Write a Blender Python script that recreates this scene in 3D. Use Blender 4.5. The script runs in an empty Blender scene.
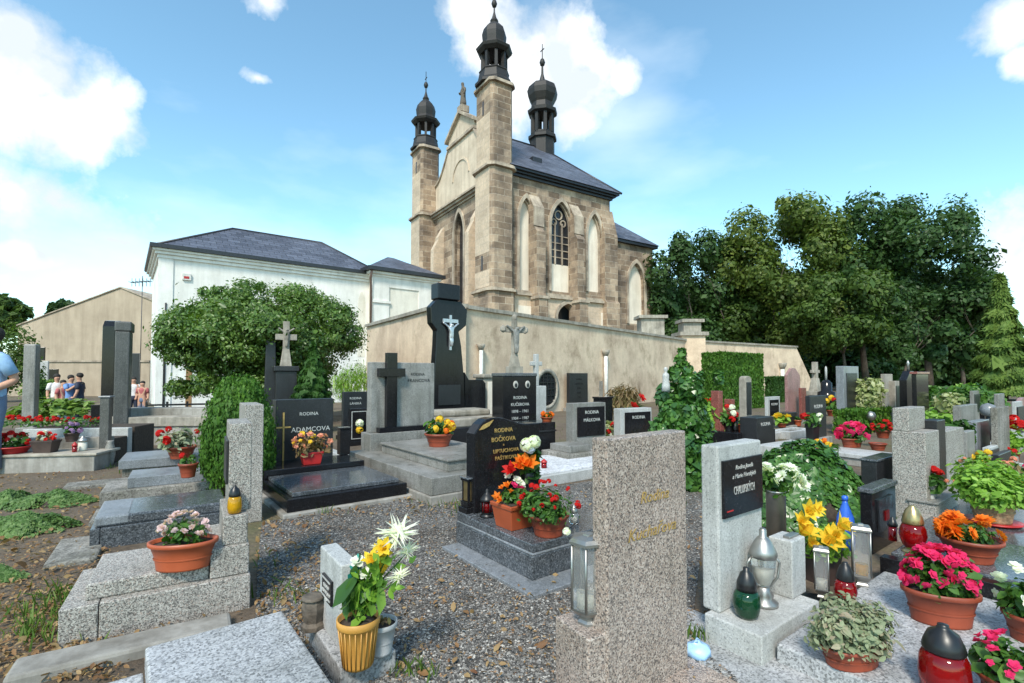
import bpy, bmesh, math, random
import numpy as np
from mathutils import Vector, Matrix
random.seed(7); rng=np.random.default_rng(7)
S=bpy.context.scene
COL=S.collection
R=math.radians
# ------------------------------------------------------------------ camera
H=1.1; F=500.0; PITCH=R(2.0); CX=512.0; CY=375-F*math.tan(PITCH)
cam=bpy.data.cameras.new('camera'); co=bpy.data.objects.new('camera',cam); COL.objects.link(co)
cam.sensor_width=36; cam.lens=36*F/1024; cam.shift_y=(CY-341.5)/1024; cam.clip_start=.02; cam.clip_end=3000
co.location=(0,0,H); co.rotation_euler=(R(90)+PITCH,0,0); S.camera=co
# ------------------------------------------------------------------ world and sun
SUN_EL, SUN_AZ = 47, -167           # azimuth: degrees clockwise from the view direction (+Y)
SKY_K=.13; SUN_K=2.1
EXPO=1.1
S.view_settings.view_transform='Standard'; S.view_settings.look='None'
S.view_settings.exposure=EXPO; S.view_settings.gamma=1; S.view_settings.use_curve_mapping=False
def pxdir(px,py):
    x=(px-CX)/F; y=(CY-py)/F
    return Vector((x, math.cos(PITCH)-y*math.sin(PITCH), math.sin(PITCH)+y*math.cos(PITCH)))
W=bpy.data.worlds.new('World'); S.world=W; W.use_nodes=True
def build_world():
    nt=W.node_tree; n=nt.nodes; l=nt.links
    for q in list(n): n.remove(q)
    out=n.new('ShaderNodeOutputWorld'); bg=n.new('ShaderNodeBackground'); sky=n.new('ShaderNodeTexSky')
    sky.sky_type='NISHITA'; sky.sun_disc=False; sky.sun_elevation=R(SUN_EL); sky.sun_rotation=R(SUN_AZ)
    sky.air_density=1.0; sky.dust_density=.6; sky.ozone_density=1.2; sky.altitude=200
    tc=n.new('ShaderNodeTexCoord')
    nz=n.new('ShaderNodeTexNoise'); nz.inputs['Scale'].default_value=6; nz.inputs['Detail'].default_value=9; nz.inputs['Roughness'].default_value=.6
    l.new(tc.outputs['Generated'],nz.inputs['Vector'])
    def M(op,a,b=None,c=None,clamp=False):
        m=n.new('ShaderNodeMath'); m.operation=op; m.use_clamp=clamp
        for i,v in enumerate((a,b,c)):
            if v is None: continue
            if isinstance(v,(int,float)): m.inputs[i].default_value=v
            else: l.new(v,m.inputs[i])
        return m.outputs[0]
    def field(blobs):
        prev=None
        for px,py,r,asp in blobs:
            d=pxdir(px,py).normalized()
            sb=n.new('ShaderNodeVectorMath'); sb.operation='SUBTRACT'; l.new(tc.outputs['Generated'],sb.inputs[0]); sb.inputs[1].default_value=d
            sc=n.new('ShaderNodeVectorMath'); sc.operation='MULTIPLY'; l.new(sb.outputs[0],sc.inputs[0]); sc.inputs[1].default_value=(1/asp,1/asp,1)
            ln=n.new('ShaderNodeVectorMath'); ln.operation='LENGTH'; l.new(sc.outputs[0],ln.inputs[0])
            k=1.0/(1+((px-CX)/F)**2+((py-CY)/F)**2)**.5
            v=M('MULTIPLY_ADD',ln.outputs['Value'],-1/(r/F*k),1.0)
            prev=v if prev is None else M('MAXIMUM',prev,v)
        return prev
    cum=field([(40,75,52,1),(95,110,56,1),(55,120,60,1.2),(0,105,60,1),(20,42,30,1),(128,98,26,1),
               (540,70,62,1),(590,85,36,1),(495,38,44,1),(570,120,34,1),(462,10,28,1),(622,78,16,1.4),(520,110,50,1),
               (265,0,30,1.3),(1012,28,34,1),(1020,60,24,1),(1020,250,48,1.2),(258,78,9,2.2),(62,205,38,2.0),(30,255,15,2.6),(110,240,14,2.2),
               (-250,120,150,1.5),(-500,-300,300,1),(900,-500,260,1),(300,-600,280,1)])
    a=M('MULTIPLY_ADD',nz.outputs['Fac'],3.4,-1.75)
    s=M('ADD',cum,a)
    dens=M('MULTIPLY',s,1.5,None,True)
    haze=field([(60,280,120,2.2),(-60,260,140,2),(140,260,60,1.6),(620,110,110,1),(1030,300,60,1.2),(360,330,160,3)])
    nz2=n.new('ShaderNodeTexNoise'); nz2.inputs['Scale'].default_value=4.5; nz2.inputs['Detail'].default_value=7
    mp=n.new('ShaderNodeMapping'); mp.inputs['Scale'].default_value=(1,1,2.6); l.new(tc.outputs['Generated'],mp.inputs['Vector']); l.new(mp.outputs[0],nz2.inputs['Vector'])
    hz=M('MULTIPLY',M('ADD',haze,M('MULTIPLY_ADD',nz2.outputs['Fac'],2.4,-1.2)),.27,None,True)
    tint=n.new('ShaderNodeMix'); tint.data_type='RGBA'; tint.blend_type='MULTIPLY'; tint.inputs['Factor'].default_value=1
    l.new(sky.outputs[0],tint.inputs['A']); tint.inputs['B'].default_value=(.88,1.13,1.03,1)
    def mix(f,a_,b_):
        m=n.new('ShaderNodeMix'); m.data_type='RGBA'; l.new(f,m.inputs['Factor']); l.new(a_,m.inputs['A'])
        if isinstance(b_,tuple): m.inputs['B'].default_value=b_
        else: l.new(b_,m.inputs['B'])
        return m.outputs['Result']
    c1=mix(hz,tint.outputs['Result'],(5.6,5.9,6.0,1))
    shade=n.new('ShaderNodeValToRGB'); nz3=n.new('ShaderNodeTexNoise'); nz3.inputs['Scale'].default_value=9; nz3.inputs['Detail'].default_value=8; l.new(tc.outputs['Generated'],nz3.inputs['Vector']); l.new(nz3.outputs['Fac'],shade.inputs[0])
    shade.color_ramp.elements[0].position=.40; shade.color_ramp.elements[0].color=(.60,.66,.72,1)
    shade.color_ramp.elements[1].position=.6; shade.color_ramp.elements[1].color=(1,1,1,1)
    sc=n.new('ShaderNodeMix'); sc.data_type='RGBA'; sc.blend_type='MULTIPLY'; sc.inputs['Factor'].default_value=1
    l.new(shade.outputs[0],sc.inputs['A']); sc.inputs['B'].default_value=(5.3,5.3,5.25,1)
    c2=mix(dens,c1,sc.outputs['Result'])
    l.new(c2,bg.inputs['Color']); bg.inputs['Strength'].default_value=SKY_K; l.new(bg.outputs[0],out.inputs['Surface'])
build_world()
sl=bpy.data.lights.new('sun','SUN'); sl.energy=SUN_K; sl.angle=R(11); sl.color=(1,.93,.82)
so=bpy.data.objects.new('sun',sl); COL.objects.link(so)
sd=Vector((math.sin(R(SUN_AZ))*math.cos(R(SUN_EL)),math.cos(R(SUN_AZ))*math.cos(R(SUN_EL)),math.sin(R(SUN_EL))))
so.rotation_euler=sd.to_track_quat('Z','Y').to_euler(); so.location=sd*60
# ------------------------------------------------------------------ pixel measures -> places
CAMP=Vector((0,0,H))
def at(px,py,z=0.0):
    d=pxdir(px,py); t=(z-H)/d.z; return CAMP+d*t
def atY(px,py,Y):
    d=pxdir(px,py); return CAMP+d*(Y/d.y)
def UV(th):
    a=R(th); return Vector((math.sin(a),math.cos(a),0)), Vector((-math.cos(a),math.sin(a),0))
def along(P,d,px):
    """distance to go from P along horizontal d so the point falls on picture column px"""
    k=(px-CX)/F
    c,s=math.cos(PITCH),math.sin(PITCH)
    f0=P.y*c+(P.z-H)*s; f1=d.y*c
    return (k*f0-P.x)/(d.x-k*f1)
def ht(P,py):
    """height z above the ground of the point over P that falls on row py"""
    d=pxdir(CX,py); return H+d.z/d.y*P.y
TH=53.0
# ------------------------------------------------------------------ materials
MATS={}
def newmat(name):
    m=bpy.data.materials.new(name); m.use_nodes=True; nt=m.node_tree
    return m,nt.nodes,nt.links,nt.nodes['Principled BSDF']
def ramp(n,els,interp='LINEAR'):
    r=n.new('ShaderNodeValToRGB'); cr=r.color_ramp; cr.interpolation=interp
    while len(cr.elements)<len(els): cr.elements.new(.5)
    for e,(p,c) in zip(cr.elements,els): e.position=p; e.color=(*c,1)
    return r
def tex(n,l,kind,scale,vec,detail=4,rough=.55):
    if kind=='noise':
        t=n.new('ShaderNodeTexNoise'); t.inputs['Detail'].default_value=detail; t.inputs['Roughness'].default_value=rough
    else:
        t=n.new('ShaderNodeTexVoronoi')
    t.inputs['Scale'].default_value=scale; l.new(vec,t.inputs['Vector']); return t
def mixc(n,l,f,a,b,mode='MIX'):
    m=n.new('ShaderNodeMix'); m.data_type='RGBA'; m.blend_type=mode
    for k,v in (('Factor',f),('A',a),('B',b)):
        if isinstance(v,(int,float)): m.inputs[k].default_value=v
        elif isinstance(v,tuple): m.inputs[k].default_value=(*v,1) if len(v)==3 else v
        else: l.new(v,m.inputs[k])
    return m.outputs['Result']
def bump(n,l,h,bsdf,st=.3,dist=.01):
    b=n.new('ShaderNodeBump'); b.inputs['Strength'].default_value=st; b.inputs['Distance'].default_value=dist
    l.new(h,b.inputs['Height']); l.new(b.outputs[0],bsdf.inputs['Normal'])
def objco(n): return n.new('ShaderNodeTexCoord').outputs['Object']
def plain(name,c,rough=.5,metal=0,var=.25,scale=12,bm=.1):
    m,n,l,b=newmat(name); v=objco(n); t=tex(n,l,'noise',scale,v,6)
    r=ramp(n,[(.3,tuple(x*(1-var) for x in c)),(.7,tuple(min(1,x*(1+var)) for x in c))]); l.new(t.outputs['Fac'],r.inputs[0]); l.new(r.outputs[0],b.inputs['Base Color'])
    rr=n.new('ShaderNodeMapRange'); l.new(t.outputs['Fac'],rr.inputs[0]); rr.inputs['To Min'].default_value=max(.02,rough-.1); rr.inputs['To Max'].default_value=min(1,rough+.12); l.new(rr.outputs[0],b.inputs['Roughness'])
    b.inputs['Metallic'].default_value=metal
    if bm: bump(n,l,t.outputs['Fac'],b,bm,.01)
    return m
def granite(name,cols,scale,rough=.5,grime=.35,warp=.0,pol=False):
    """cols: (weight, colour) chips"""
    m,n,l,b=newmat(name); v=objco(n)
    vo=tex(n,l,'vor',scale,v); vo2=tex(n,l,'vor',scale*2.3,v)
    sp=n.new('ShaderNodeSeparateColor'); l.new(vo.outputs['Color'],sp.inputs[0])
    sp2=n.new('ShaderNodeSeparateColor'); l.new(vo2.outputs['Color'],sp2.inputs[0])
    tot=sum(w for w,_ in cols); e=[]; p=0
    for w,c in cols: e.append((p,c)); p+=w/tot
    r=ramp(n,e,'CONSTANT'); l.new(sp.outputs[0],r.inputs[0])
    r2=ramp(n,e,'CONSTANT'); l.new(sp2.outputs[1],r2.inputs[0])
    c=mixc(n,l,.22,r.outputs[0],r2.outputs[0])
    g=tex(n,l,'noise',2.2,v,8,.65); g2=tex(n,l,'noise',14,v,5,.7)
    gr=ramp(n,[(.38,(1-grime,1-grime,1-grime*1.1)),(.62,(1,1,1))]); l.new(g.outputs['Fac'],gr.inputs[0])
    gr2=ramp(n,[(.3,(1-grime*.35,)*3),(.55,(1,1,1))]); l.new(g2.outputs['Fac'],gr2.inputs[0])
    ms=n.new('ShaderNodeMapping'); ms.inputs['Scale'].default_value=(7,7,.9); l.new(v,ms.inputs['Vector']); g3=tex(n,l,'noise',1.6,ms.outputs[0],6,.7); gr3=ramp(n,[(.34,(1-grime*1.2,1-grime*1.2,1-grime*1.25)),(.5,(1,1,1))]); l.new(g3.outputs['Fac'],gr3.inputs[0]); c=mixc(n,l,1.0,c,gr3.outputs[0],'MULTIPLY')
    c=mixc(n,l,1.0,c,gr.outputs[0],'MULTIPLY'); c=mixc(n,l,1.0,c,gr2.outputs[0],'MULTIPLY')
    l.new(c,b.inputs['Base Color'])
    rr=n.new('ShaderNodeMapRange'); l.new(g2.outputs['Fac'],rr.inputs[0]); rr.inputs['To Min'].default_value=rough*.7; rr.inputs['To Max'].default_value=min(1,rough*1.35); l.new(rr.outputs[0],b.inputs['Roughness'])
    if not pol: bump(n,l,sp.outputs[0],b,.25,.003)
    return m
def plaster(name,c,dirt,scale=.8,streak=True,amt=.8,rough=.85):
    m,n,l,b=newmat(name); v=objco(n)
    mp=n.new('ShaderNodeMapping'); mp.inputs['Scale'].default_value=(3,3,.35); l.new(v,mp.inputs['Vector'])
    t=tex(n,l,'noise',scale,v,9,.65); t2=tex(n,l,'noise',scale*1.6,mp.outputs[0],7,.6); t3=tex(n,l,'noise',25,v,4)
    r=ramp(n,[(.35,dirt),(.62,c)]); l.new(t.outputs['Fac'],r.inputs[0])
    r2=ramp(n,[(.36,(.45,.42,.38)),(.56,(1,1,1))]); l.new(t2.outputs['Fac'],r2.inputs[0])
    col=mixc(n,l,amt if streak else .2,r.outputs[0],r2.outputs[0],'MULTIPLY')
    col=mixc(n,l,.25,col,t3.outputs['Fac'],'OVERLAY')
    l.new(col,b.inputs['Base Color']); b.inputs['Roughness'].default_value=rough
    bump(n,l,t3.outputs['Fac'],b,.25,.01); return m
def blocks(name,c1,c2,mortar,bw,bh,dirt=.5,mort=.012,rough=.85,bmp=.5,sq=1.0):
    m,n,l,b=newmat(name); uv=n.new('ShaderNodeTexCoord').outputs['UV']; v=objco(n)
    br=n.new('ShaderNodeTexBrick'); l.new(uv,br.inputs['Vector']); br.inputs['Scale'].default_value=1
    br.inputs['Brick Width'].default_value=bw; br.inputs['Row Height'].default_value=bh; br.inputs['Mortar Size'].default_value=mort; br.inputs['Bias'].default_value=0
    br.inputs['Color1'].default_value=(*c1,1); br.inputs['Color2'].default_value=(*c2,1); br.inputs['Mortar'].default_value=(*mortar,1)
    br.inputs['Mortar Smooth'].default_value=.2
    t=tex(n,l,'noise',.45,v,9,.68); t2=tex(n,l,'noise',6,v,6,.7)
    r=ramp(n,[(.36,(1-dirt,1-dirt,1-dirt*.95)),(.6,(1,1,1))]); l.new(t.outputs['Fac'],r.inputs[0])
    r2=ramp(n,[(.3,(.72,.72,.72)),(.65,(1.0,1.0,1.0))]); l.new(t2.outputs['Fac'],r2.inputs[0])
    c=mixc(n,l,1.0,br.outputs['Color'],r.outputs[0],'MULTIPLY'); c=mixc(n,l,1.0,c,r2.outputs[0],'MULTIPLY')
    l.new(c,b.inputs['Base Color']); b.inputs['Roughness'].default_value=rough
    inv=n.new('ShaderNodeMath'); inv.operation='MULTIPLY_ADD'; l.new(br.outputs['Fac'],inv.inputs[0]); inv.inputs[1].default_value=-1; l.new(t2.outputs['Fac'],inv.inputs[2])
    bump(n,l,inv.outputs[0],b,bmp,.03); return m
def leafmat(name,cols,rough=.45,trans=.3,spec=.4,patch=1.2):
    m,n,l,b=newmat(name); g=n.new('ShaderNodeNewGeometry'); v=objco(n)
    t=tex(n,l,'noise',patch,v,3)
    mx=n.new('ShaderNodeMath'); mx.operation='MULTIPLY_ADD'; l.new(g.outputs['Random Per Island'],mx.inputs[0]); mx.inputs[1].default_value=.6
    sh=n.new('ShaderNodeMath'); sh.operation='MULTIPLY_ADD'; l.new(t.outputs['Fac'],sh.inputs[0]); sh.inputs[1].default_value=1.1; sh.inputs[2].default_value=-.35
    l.new(sh.outputs[0],mx.inputs[2])
    k=len(cols); r=ramp(n,[(.05+i*.9/(k-1),c) for i,c in enumerate(cols)]); l.new(mx.outputs[0],r.inputs[0])
    l.new(r.outputs[0],b.inputs['Base Color']); b.inputs['Roughness'].default_value=rough; b.inputs['Specular IOR Level'].default_value=spec
    tr=n.new('ShaderNodeBsdfTranslucent'); l.new(mixc(n,l,1.0,r.outputs[0],(1.25,1.35,.6),'MULTIPLY'),tr.inputs['Color'])
    ms=n.new('ShaderNodeMixShader'); ms.inputs[0].default_value=trans; out=n['Material Output']
    l.new(b.outputs[0],ms.inputs[1]); l.new(tr.outputs[0],ms.inputs[2]); l.new(ms.outputs[0],out.inputs['Surface'])
    return m
def glassmat(name,c,rough=.05,alpha=.3):
    m,n,l,b=newmat(name); b.inputs['Base Color'].default_value=(*c,1); b.inputs['Roughness'].default_value=rough
    b.inputs['Transmission Weight'].default_value=1-alpha; b.inputs['IOR'].default_value=1.45
    t=tex(n,l,'noise',20,objco(n),3); bump(n,l,t.outputs['Fac'],b,.05,.01)
    return m
MT={}
def mk():
    M=MT
    M['terrazzo']=granite('terrazzo_granite',[(3,(.36,.33,.30)),(2.4,(.55,.52,.47)),(2,(.2,.185,.17)),(1.9,(.05,.046,.043)),(.8,(.42,.32,.27))],230,.55,.16)
    M['pink']=granite('pink_granite',[(3,(.37,.295,.25)),(2.2,(.56,.47,.41)),(1.8,(.2,.165,.15)),(1.7,(.06,.052,.05)),(1.2,(.40,.29,.235))],215,.28,.18,pol=True)
    M['pale']=granite('pale_granite',[(4,(.5,.5,.49)),(3,(.42,.42,.41)),(2,(.58,.58,.57)),(.8,(.27,.27,.27))],210,.5,.22)
    M['grey']=granite('grey_granite',[(4,(.25,.24,.225)),(3,(.31,.30,.28)),(1.5,(.17,.165,.155)),(1,(.38,.37,.35))],180,.45,.35)
    M['slab']=granite('speckled_slab_granite',[(3,(.40,.40,.41)),(3,(.5,.5,.51)),(2.2,(.24,.24,.25)),(1,(.13,.13,.13))],150,.5,.28)
    M['dgrey']=granite('dark_grey_granite',[(4,(.085,.083,.08)),(3,(.12,.118,.112)),(1.5,(.05,.05,.048)),(1,(.18,.175,.165))],180,.4,.35)
    M['blue']=granite('bluegrey_granite',[(4,(.075,.083,.095)),(2.5,(.12,.13,.145)),(1.5,(.2,.21,.23)),(2,(.035,.04,.045))],150,.16,.25,pol=True)
    M['bluel']=granite('light_bluegrey_granite',[(4,(.22,.235,.26)),(2.5,(.30,.315,.34)),(1.5,(.15,.16,.175))],170,.3,.25,pol=True)
    M['black']=granite('polished_black_granite',[(6,(.010,.010,.012)),(2,(.017,.017,.02)),(.6,(.035,.035,.04))],220,.13,.2,pol=True)
    for k_ in ('black',): M[k_].node_tree.nodes['Principled BSDF'].inputs['Specular IOR Level'].default_value=.28
    M['blackm']=granite('matt_black_granite',[(6,(.018,.018,.021)),(2,(.027,.027,.031)),(.8,(.045,.045,.05))],200,.32,.3)
    M['red']=granite('red_granite',[(4,(.26,.075,.06)),(2,(.35,.13,.11)),(2,(.13,.04,.035))],150,.25,.2,pol=True)
    M['rose']=granite('rose_granite',[(4,(.36,.19,.18)),(2,(.46,.27,.25)),(2,(.22,.11,.10))],120,.35,.25)
    M['conc']=plaster('weathered_concrete',(.36,.34,.31),(.20,.185,.16),1.8,True,.6)
    M['conc2']=granite('washed_concrete',[(4,(.30,.28,.25)),(3,(.38,.36,.33)),(2,(.2,.18,.16)),(1,(.12,.11,.1))],110,.85,.5)
    M['stone']=plaster('old_sandstone',(.40,.36,.30),(.22,.2,.165),2.5,True,.5)
    M['white']=plaster('white_limewash',(.84,.81,.76),(.68,.655,.61),.7,True,.22)
    M['cream']=plaster('cream_plaster',(.76,.71,.62),(.62,.58,.5),.7,True,.2)
    M['wall']=plaster('stained_wall_plaster',(.72,.56,.405),(.50,.37,.265),1.1,True,.14)
    wm=M['wall']; nt_=wm.node_tree; n_=nt_.nodes; l_=nt_.links; b_=n_['Principled BSDF']; src=b_.inputs['Base Color'].links[0].from_socket; v_=objco(n_); mp_=n_.new('ShaderNodeMapping'); mp_.inputs['Scale'].default_value=(.9,.9,.8); l_.new(v_,mp_.inputs['Vector']); t_=tex(n_,l_,'noise',1.0,mp_.outputs[0],8,.7); r_=ramp(n_,[(.54,(1,1,1)),(.66,(.62,.59,.55)),(.78,(.36,.34,.32))]); l_.new(t_.outputs['Fac'],r_.inputs[0]); l_.new(mixc(n_,l_,1.0,src,r_.outputs[0],'MULTIPLY'),b_.inputs['Base Color'])
    M['gabp']=plaster('cream_gable_plaster',(.66,.545,.42),(.5,.40,.30),.6,True,.35)
    M['photo']=plain('faded_portrait',(.42,.4,.36),.5)
    M['gable']=plaster('beige_plaster',(.43,.345,.255),(.33,.26,.19),.4,True,.3)
    M['infill']=plaster('pale_infill_plaster',(.80,.72,.61),(.68,.6,.5),.5,True,.25)
    M['sand']=blocks('sandstone_blocks',(.55,.405,.28),(.23,.155,.10),(.62,.52,.40),.95,.42,.62)
    M['sandl']=blocks('pale_sandstone_blocks',(.72,.56,.41),(.60,.46,.33),(.55,.46,.36),.95,.42,.25)
    M['trim']=plaster('sandstone_trim',(.52,.43,.33),(.24,.19,.15),.9,True,.5)
    M['darkcap']=plaster('dark_oxidised_copper',(.020,.016,.014),(.009,.008,.008),2,False,.2,.6)
    M['slate']=blocks('slate_tiles',(.135,.15,.20),(.066,.074,.105),(.016,.017,.02),.62,.36,.3,.012,.5,.8)
    M['gutter']=plain('dark_gutter_metal',(.05,.05,.055),.4,.6)
    M['pipe']=plain('brown_drainpipe',(.09,.05,.035),.5)
    M['palepipe']=plain('pale_pipe',(.62,.6,.56),.5)
    M['glassd']=plain('dark_leaded_glass',(.02,.022,.026),.15,0,.3,20,.2)
    M['tree']=leafmat('broad_leaf_foliage',[(.035,.065,.014),(.075,.13,.025),(.13,.19,.04)],.5,.35,.3,.12)
    M['treey']=leafmat('yellowing_foliage',[(.05,.085,.018),(.105,.155,.03),(.185,.225,.05)],.5,.35,.3,.15)
    M['treed']=leafmat('deep_green_foliage',[(.022,.052,.014),(.048,.10,.028),(.085,.155,.042)],.5,.32,.3,.15)
    M['glob']=leafmat('globe_tree_foliage',[(.045,.09,.016),(.095,.175,.03),(.17,.26,.055)],.4,.3,.5,.8)
    M['thuja']=leafmat('thuja_foliage',[(.03,.085,.010),(.06,.145,.016),(.11,.225,.027)],.55,.25,.25,2)
    M['thujad']=leafmat('dark_thuja_foliage',[(.016,.048,.008),(.032,.085,.012),(.05,.12,.018)],.55,.2,.25,2)
    M['conif']=leafmat('conifer_foliage',[(.05,.095,.018),(.10,.165,.03),(.17,.235,.05)],.6,.2,.2,.6)
    M['ivy']=leafmat('ivy_foliage',[(.022,.07,.014),(.055,.145,.026),(.12,.25,.05)],.3,.25,.5,3)
    M['ivyg']=leafmat('grey_green_ground_cover',[(.045,.095,.022),(.085,.16,.04),(.16,.25,.075)],.5,.25,.3,3)
    M['herb']=leafmat('leafy_green',[(.025,.075,.012),(.055,.14,.02),(.11,.23,.035)],.45,.3,.4,6)
    M['hosta']=leafmat('hosta_foliage',[(.09,.17,.03),(.17,.27,.05),(.26,.36,.09)],.4,.3,.4,4)
    M['lime']=leafmat('lime_foliage',[(.13,.26,.03),(.21,.38,.05),(.32,.5,.1)],.45,.35,.3,4)
    M['succ']=leafmat('succulent_foliage',[(.16,.20,.11),(.25,.29,.17),(.33,.24,.18)],.5,.2,.3,8)
    M['dry']=leafmat('dry_foliage',[(.16,.10,.05),(.26,.18,.09),(.14,.16,.05)],.6,.25,.2,6)
    M['varieg']=leafmat('variegated_foliage',[(.08,.15,.03),(.35,.38,.16),(.55,.55,.38)],.5,.3,.3,6)
    M['grass']=leafmat('grass_blades',[(.05,.10,.015),(.10,.18,.03),(.17,.24,.06)],.55,.3,.3,3)
    M['fallen']=leafmat('fallen_leaf',[(.14,.065,.03),(.24,.13,.055),(.36,.25,.12),(.2,.085,.04)],.6,.2,.3,5)
    M['bark']=plaster('tree_bark',(.13,.10,.075),(.06,.047,.036),4,True,.5)
    M['soil']=plain('dark_soil',(.05,.035,.025),.95,0,.4,40,.6)
    M['terra']=plain('terracotta',(.24,.046,.02),.5,0,.38,5,.12)
    M['terrao']=plain('orange_plastic',(.36,.075,.027),.42,0,.12,9,.04)
    M['ochre']=plain('ochre_plastic',(.50,.25,.05),.45,0,.15,9,.04)
    M['brownp']=plain('brown_plastic',(.055,.035,.03),.5)
    M['greyp']=plain('grey_plastic',(.42,.42,.42),.5)
    M['clay']=plain('dark_rough_clay',(.11,.09,.07),.8,0,.5,30,.6)
    M['wick']=plain('wicker',(.34,.22,.12),.8,0,.4,60,.6)
    M['steel']=plain('dull_steel',(.36,.35,.33),.4,.9,.15,14,.05)
    M['brass']=plain('brass_lid',(.42,.31,.15),.32,.9,.25,20,.08)
    M['iron']=plain('black_iron',(.02,.02,.021),.4,.3,.3,20,.1)
    M['blackp']=plain('black_plastic_lid',(.010,.010,.011),.36,0,.2,15,.04)
    M['gold']=plain('gilded_letters',(.50,.33,.11),.4,.4,.15,40,0)
    M['silver']=plain('silver_letters',(.62,.61,.58),.4,.4,.15,40,0)
    M['corpus']=plain('silver_corpus',(.55,.56,.58),.35,.7,.2,25,.1)
    M['wgl']=glassmat('clear_lantern_glass',(.92,.93,.92),.04,.12)
    M['rgl']=glassmat('red_glass',(.36,.004,.006),.06,.35)
    M['ggl']=glassmat('green_glass',(.012,.10,.04),.06,.35)
    M['ygl']=glassmat('amber_glass',(.80,.42,.01),.06,.45)
    M['wax']=plain('pale_wax',(.6,.57,.48),.5)
    M['redplas']=plain('red_plastic',(.42,.02,.02),.4)
    M['bluep']=plain('blue_plastic',(.03,.12,.55),.25)
    M['paleblue']=plain('pale_blue_plastic',(.35,.55,.8),.4)
    M['wood']=plain('brown_wood',(.26,.15,.07),.6,0,.3,8,.2)
    for k,c in dict(red=(.62,.02,.018),pinkf=(.72,.03,.12),pale=(.74,.55,.62),orange=(.85,.22,.02),yel=(.85,.58,.05),wht=(.82,.82,.78),violet=(.42,.26,.5),mag=(.74,.035,.16),peach=(.75,.33,.22),bluef=(.55,.62,.78)).items():
        M['f_'+k]=leafmat('petal_'+k,[tuple(x*.72 for x in c),c,tuple(min(.95,x*1.15+.02) for x in c)],.6,.42,.15,9)
    for k,c in dict(skin=(.50,.27,.18),tee=(.26,.42,.62),jean=(.12,.16,.24),hair=(.02,.015,.012),wshirt=(.7,.66,.64),rshirt=(.4,.1,.1),bshirt=(.14,.25,.5),navy=(.02,.025,.05),khaki=(.3,.26,.2),camera=(.02,.02,.02)).items():
        M['c_'+k]=plain('cloth_'+k if k not in('skin','hair') else k,c,.75,0,.12,30,.15)
mk()
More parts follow.
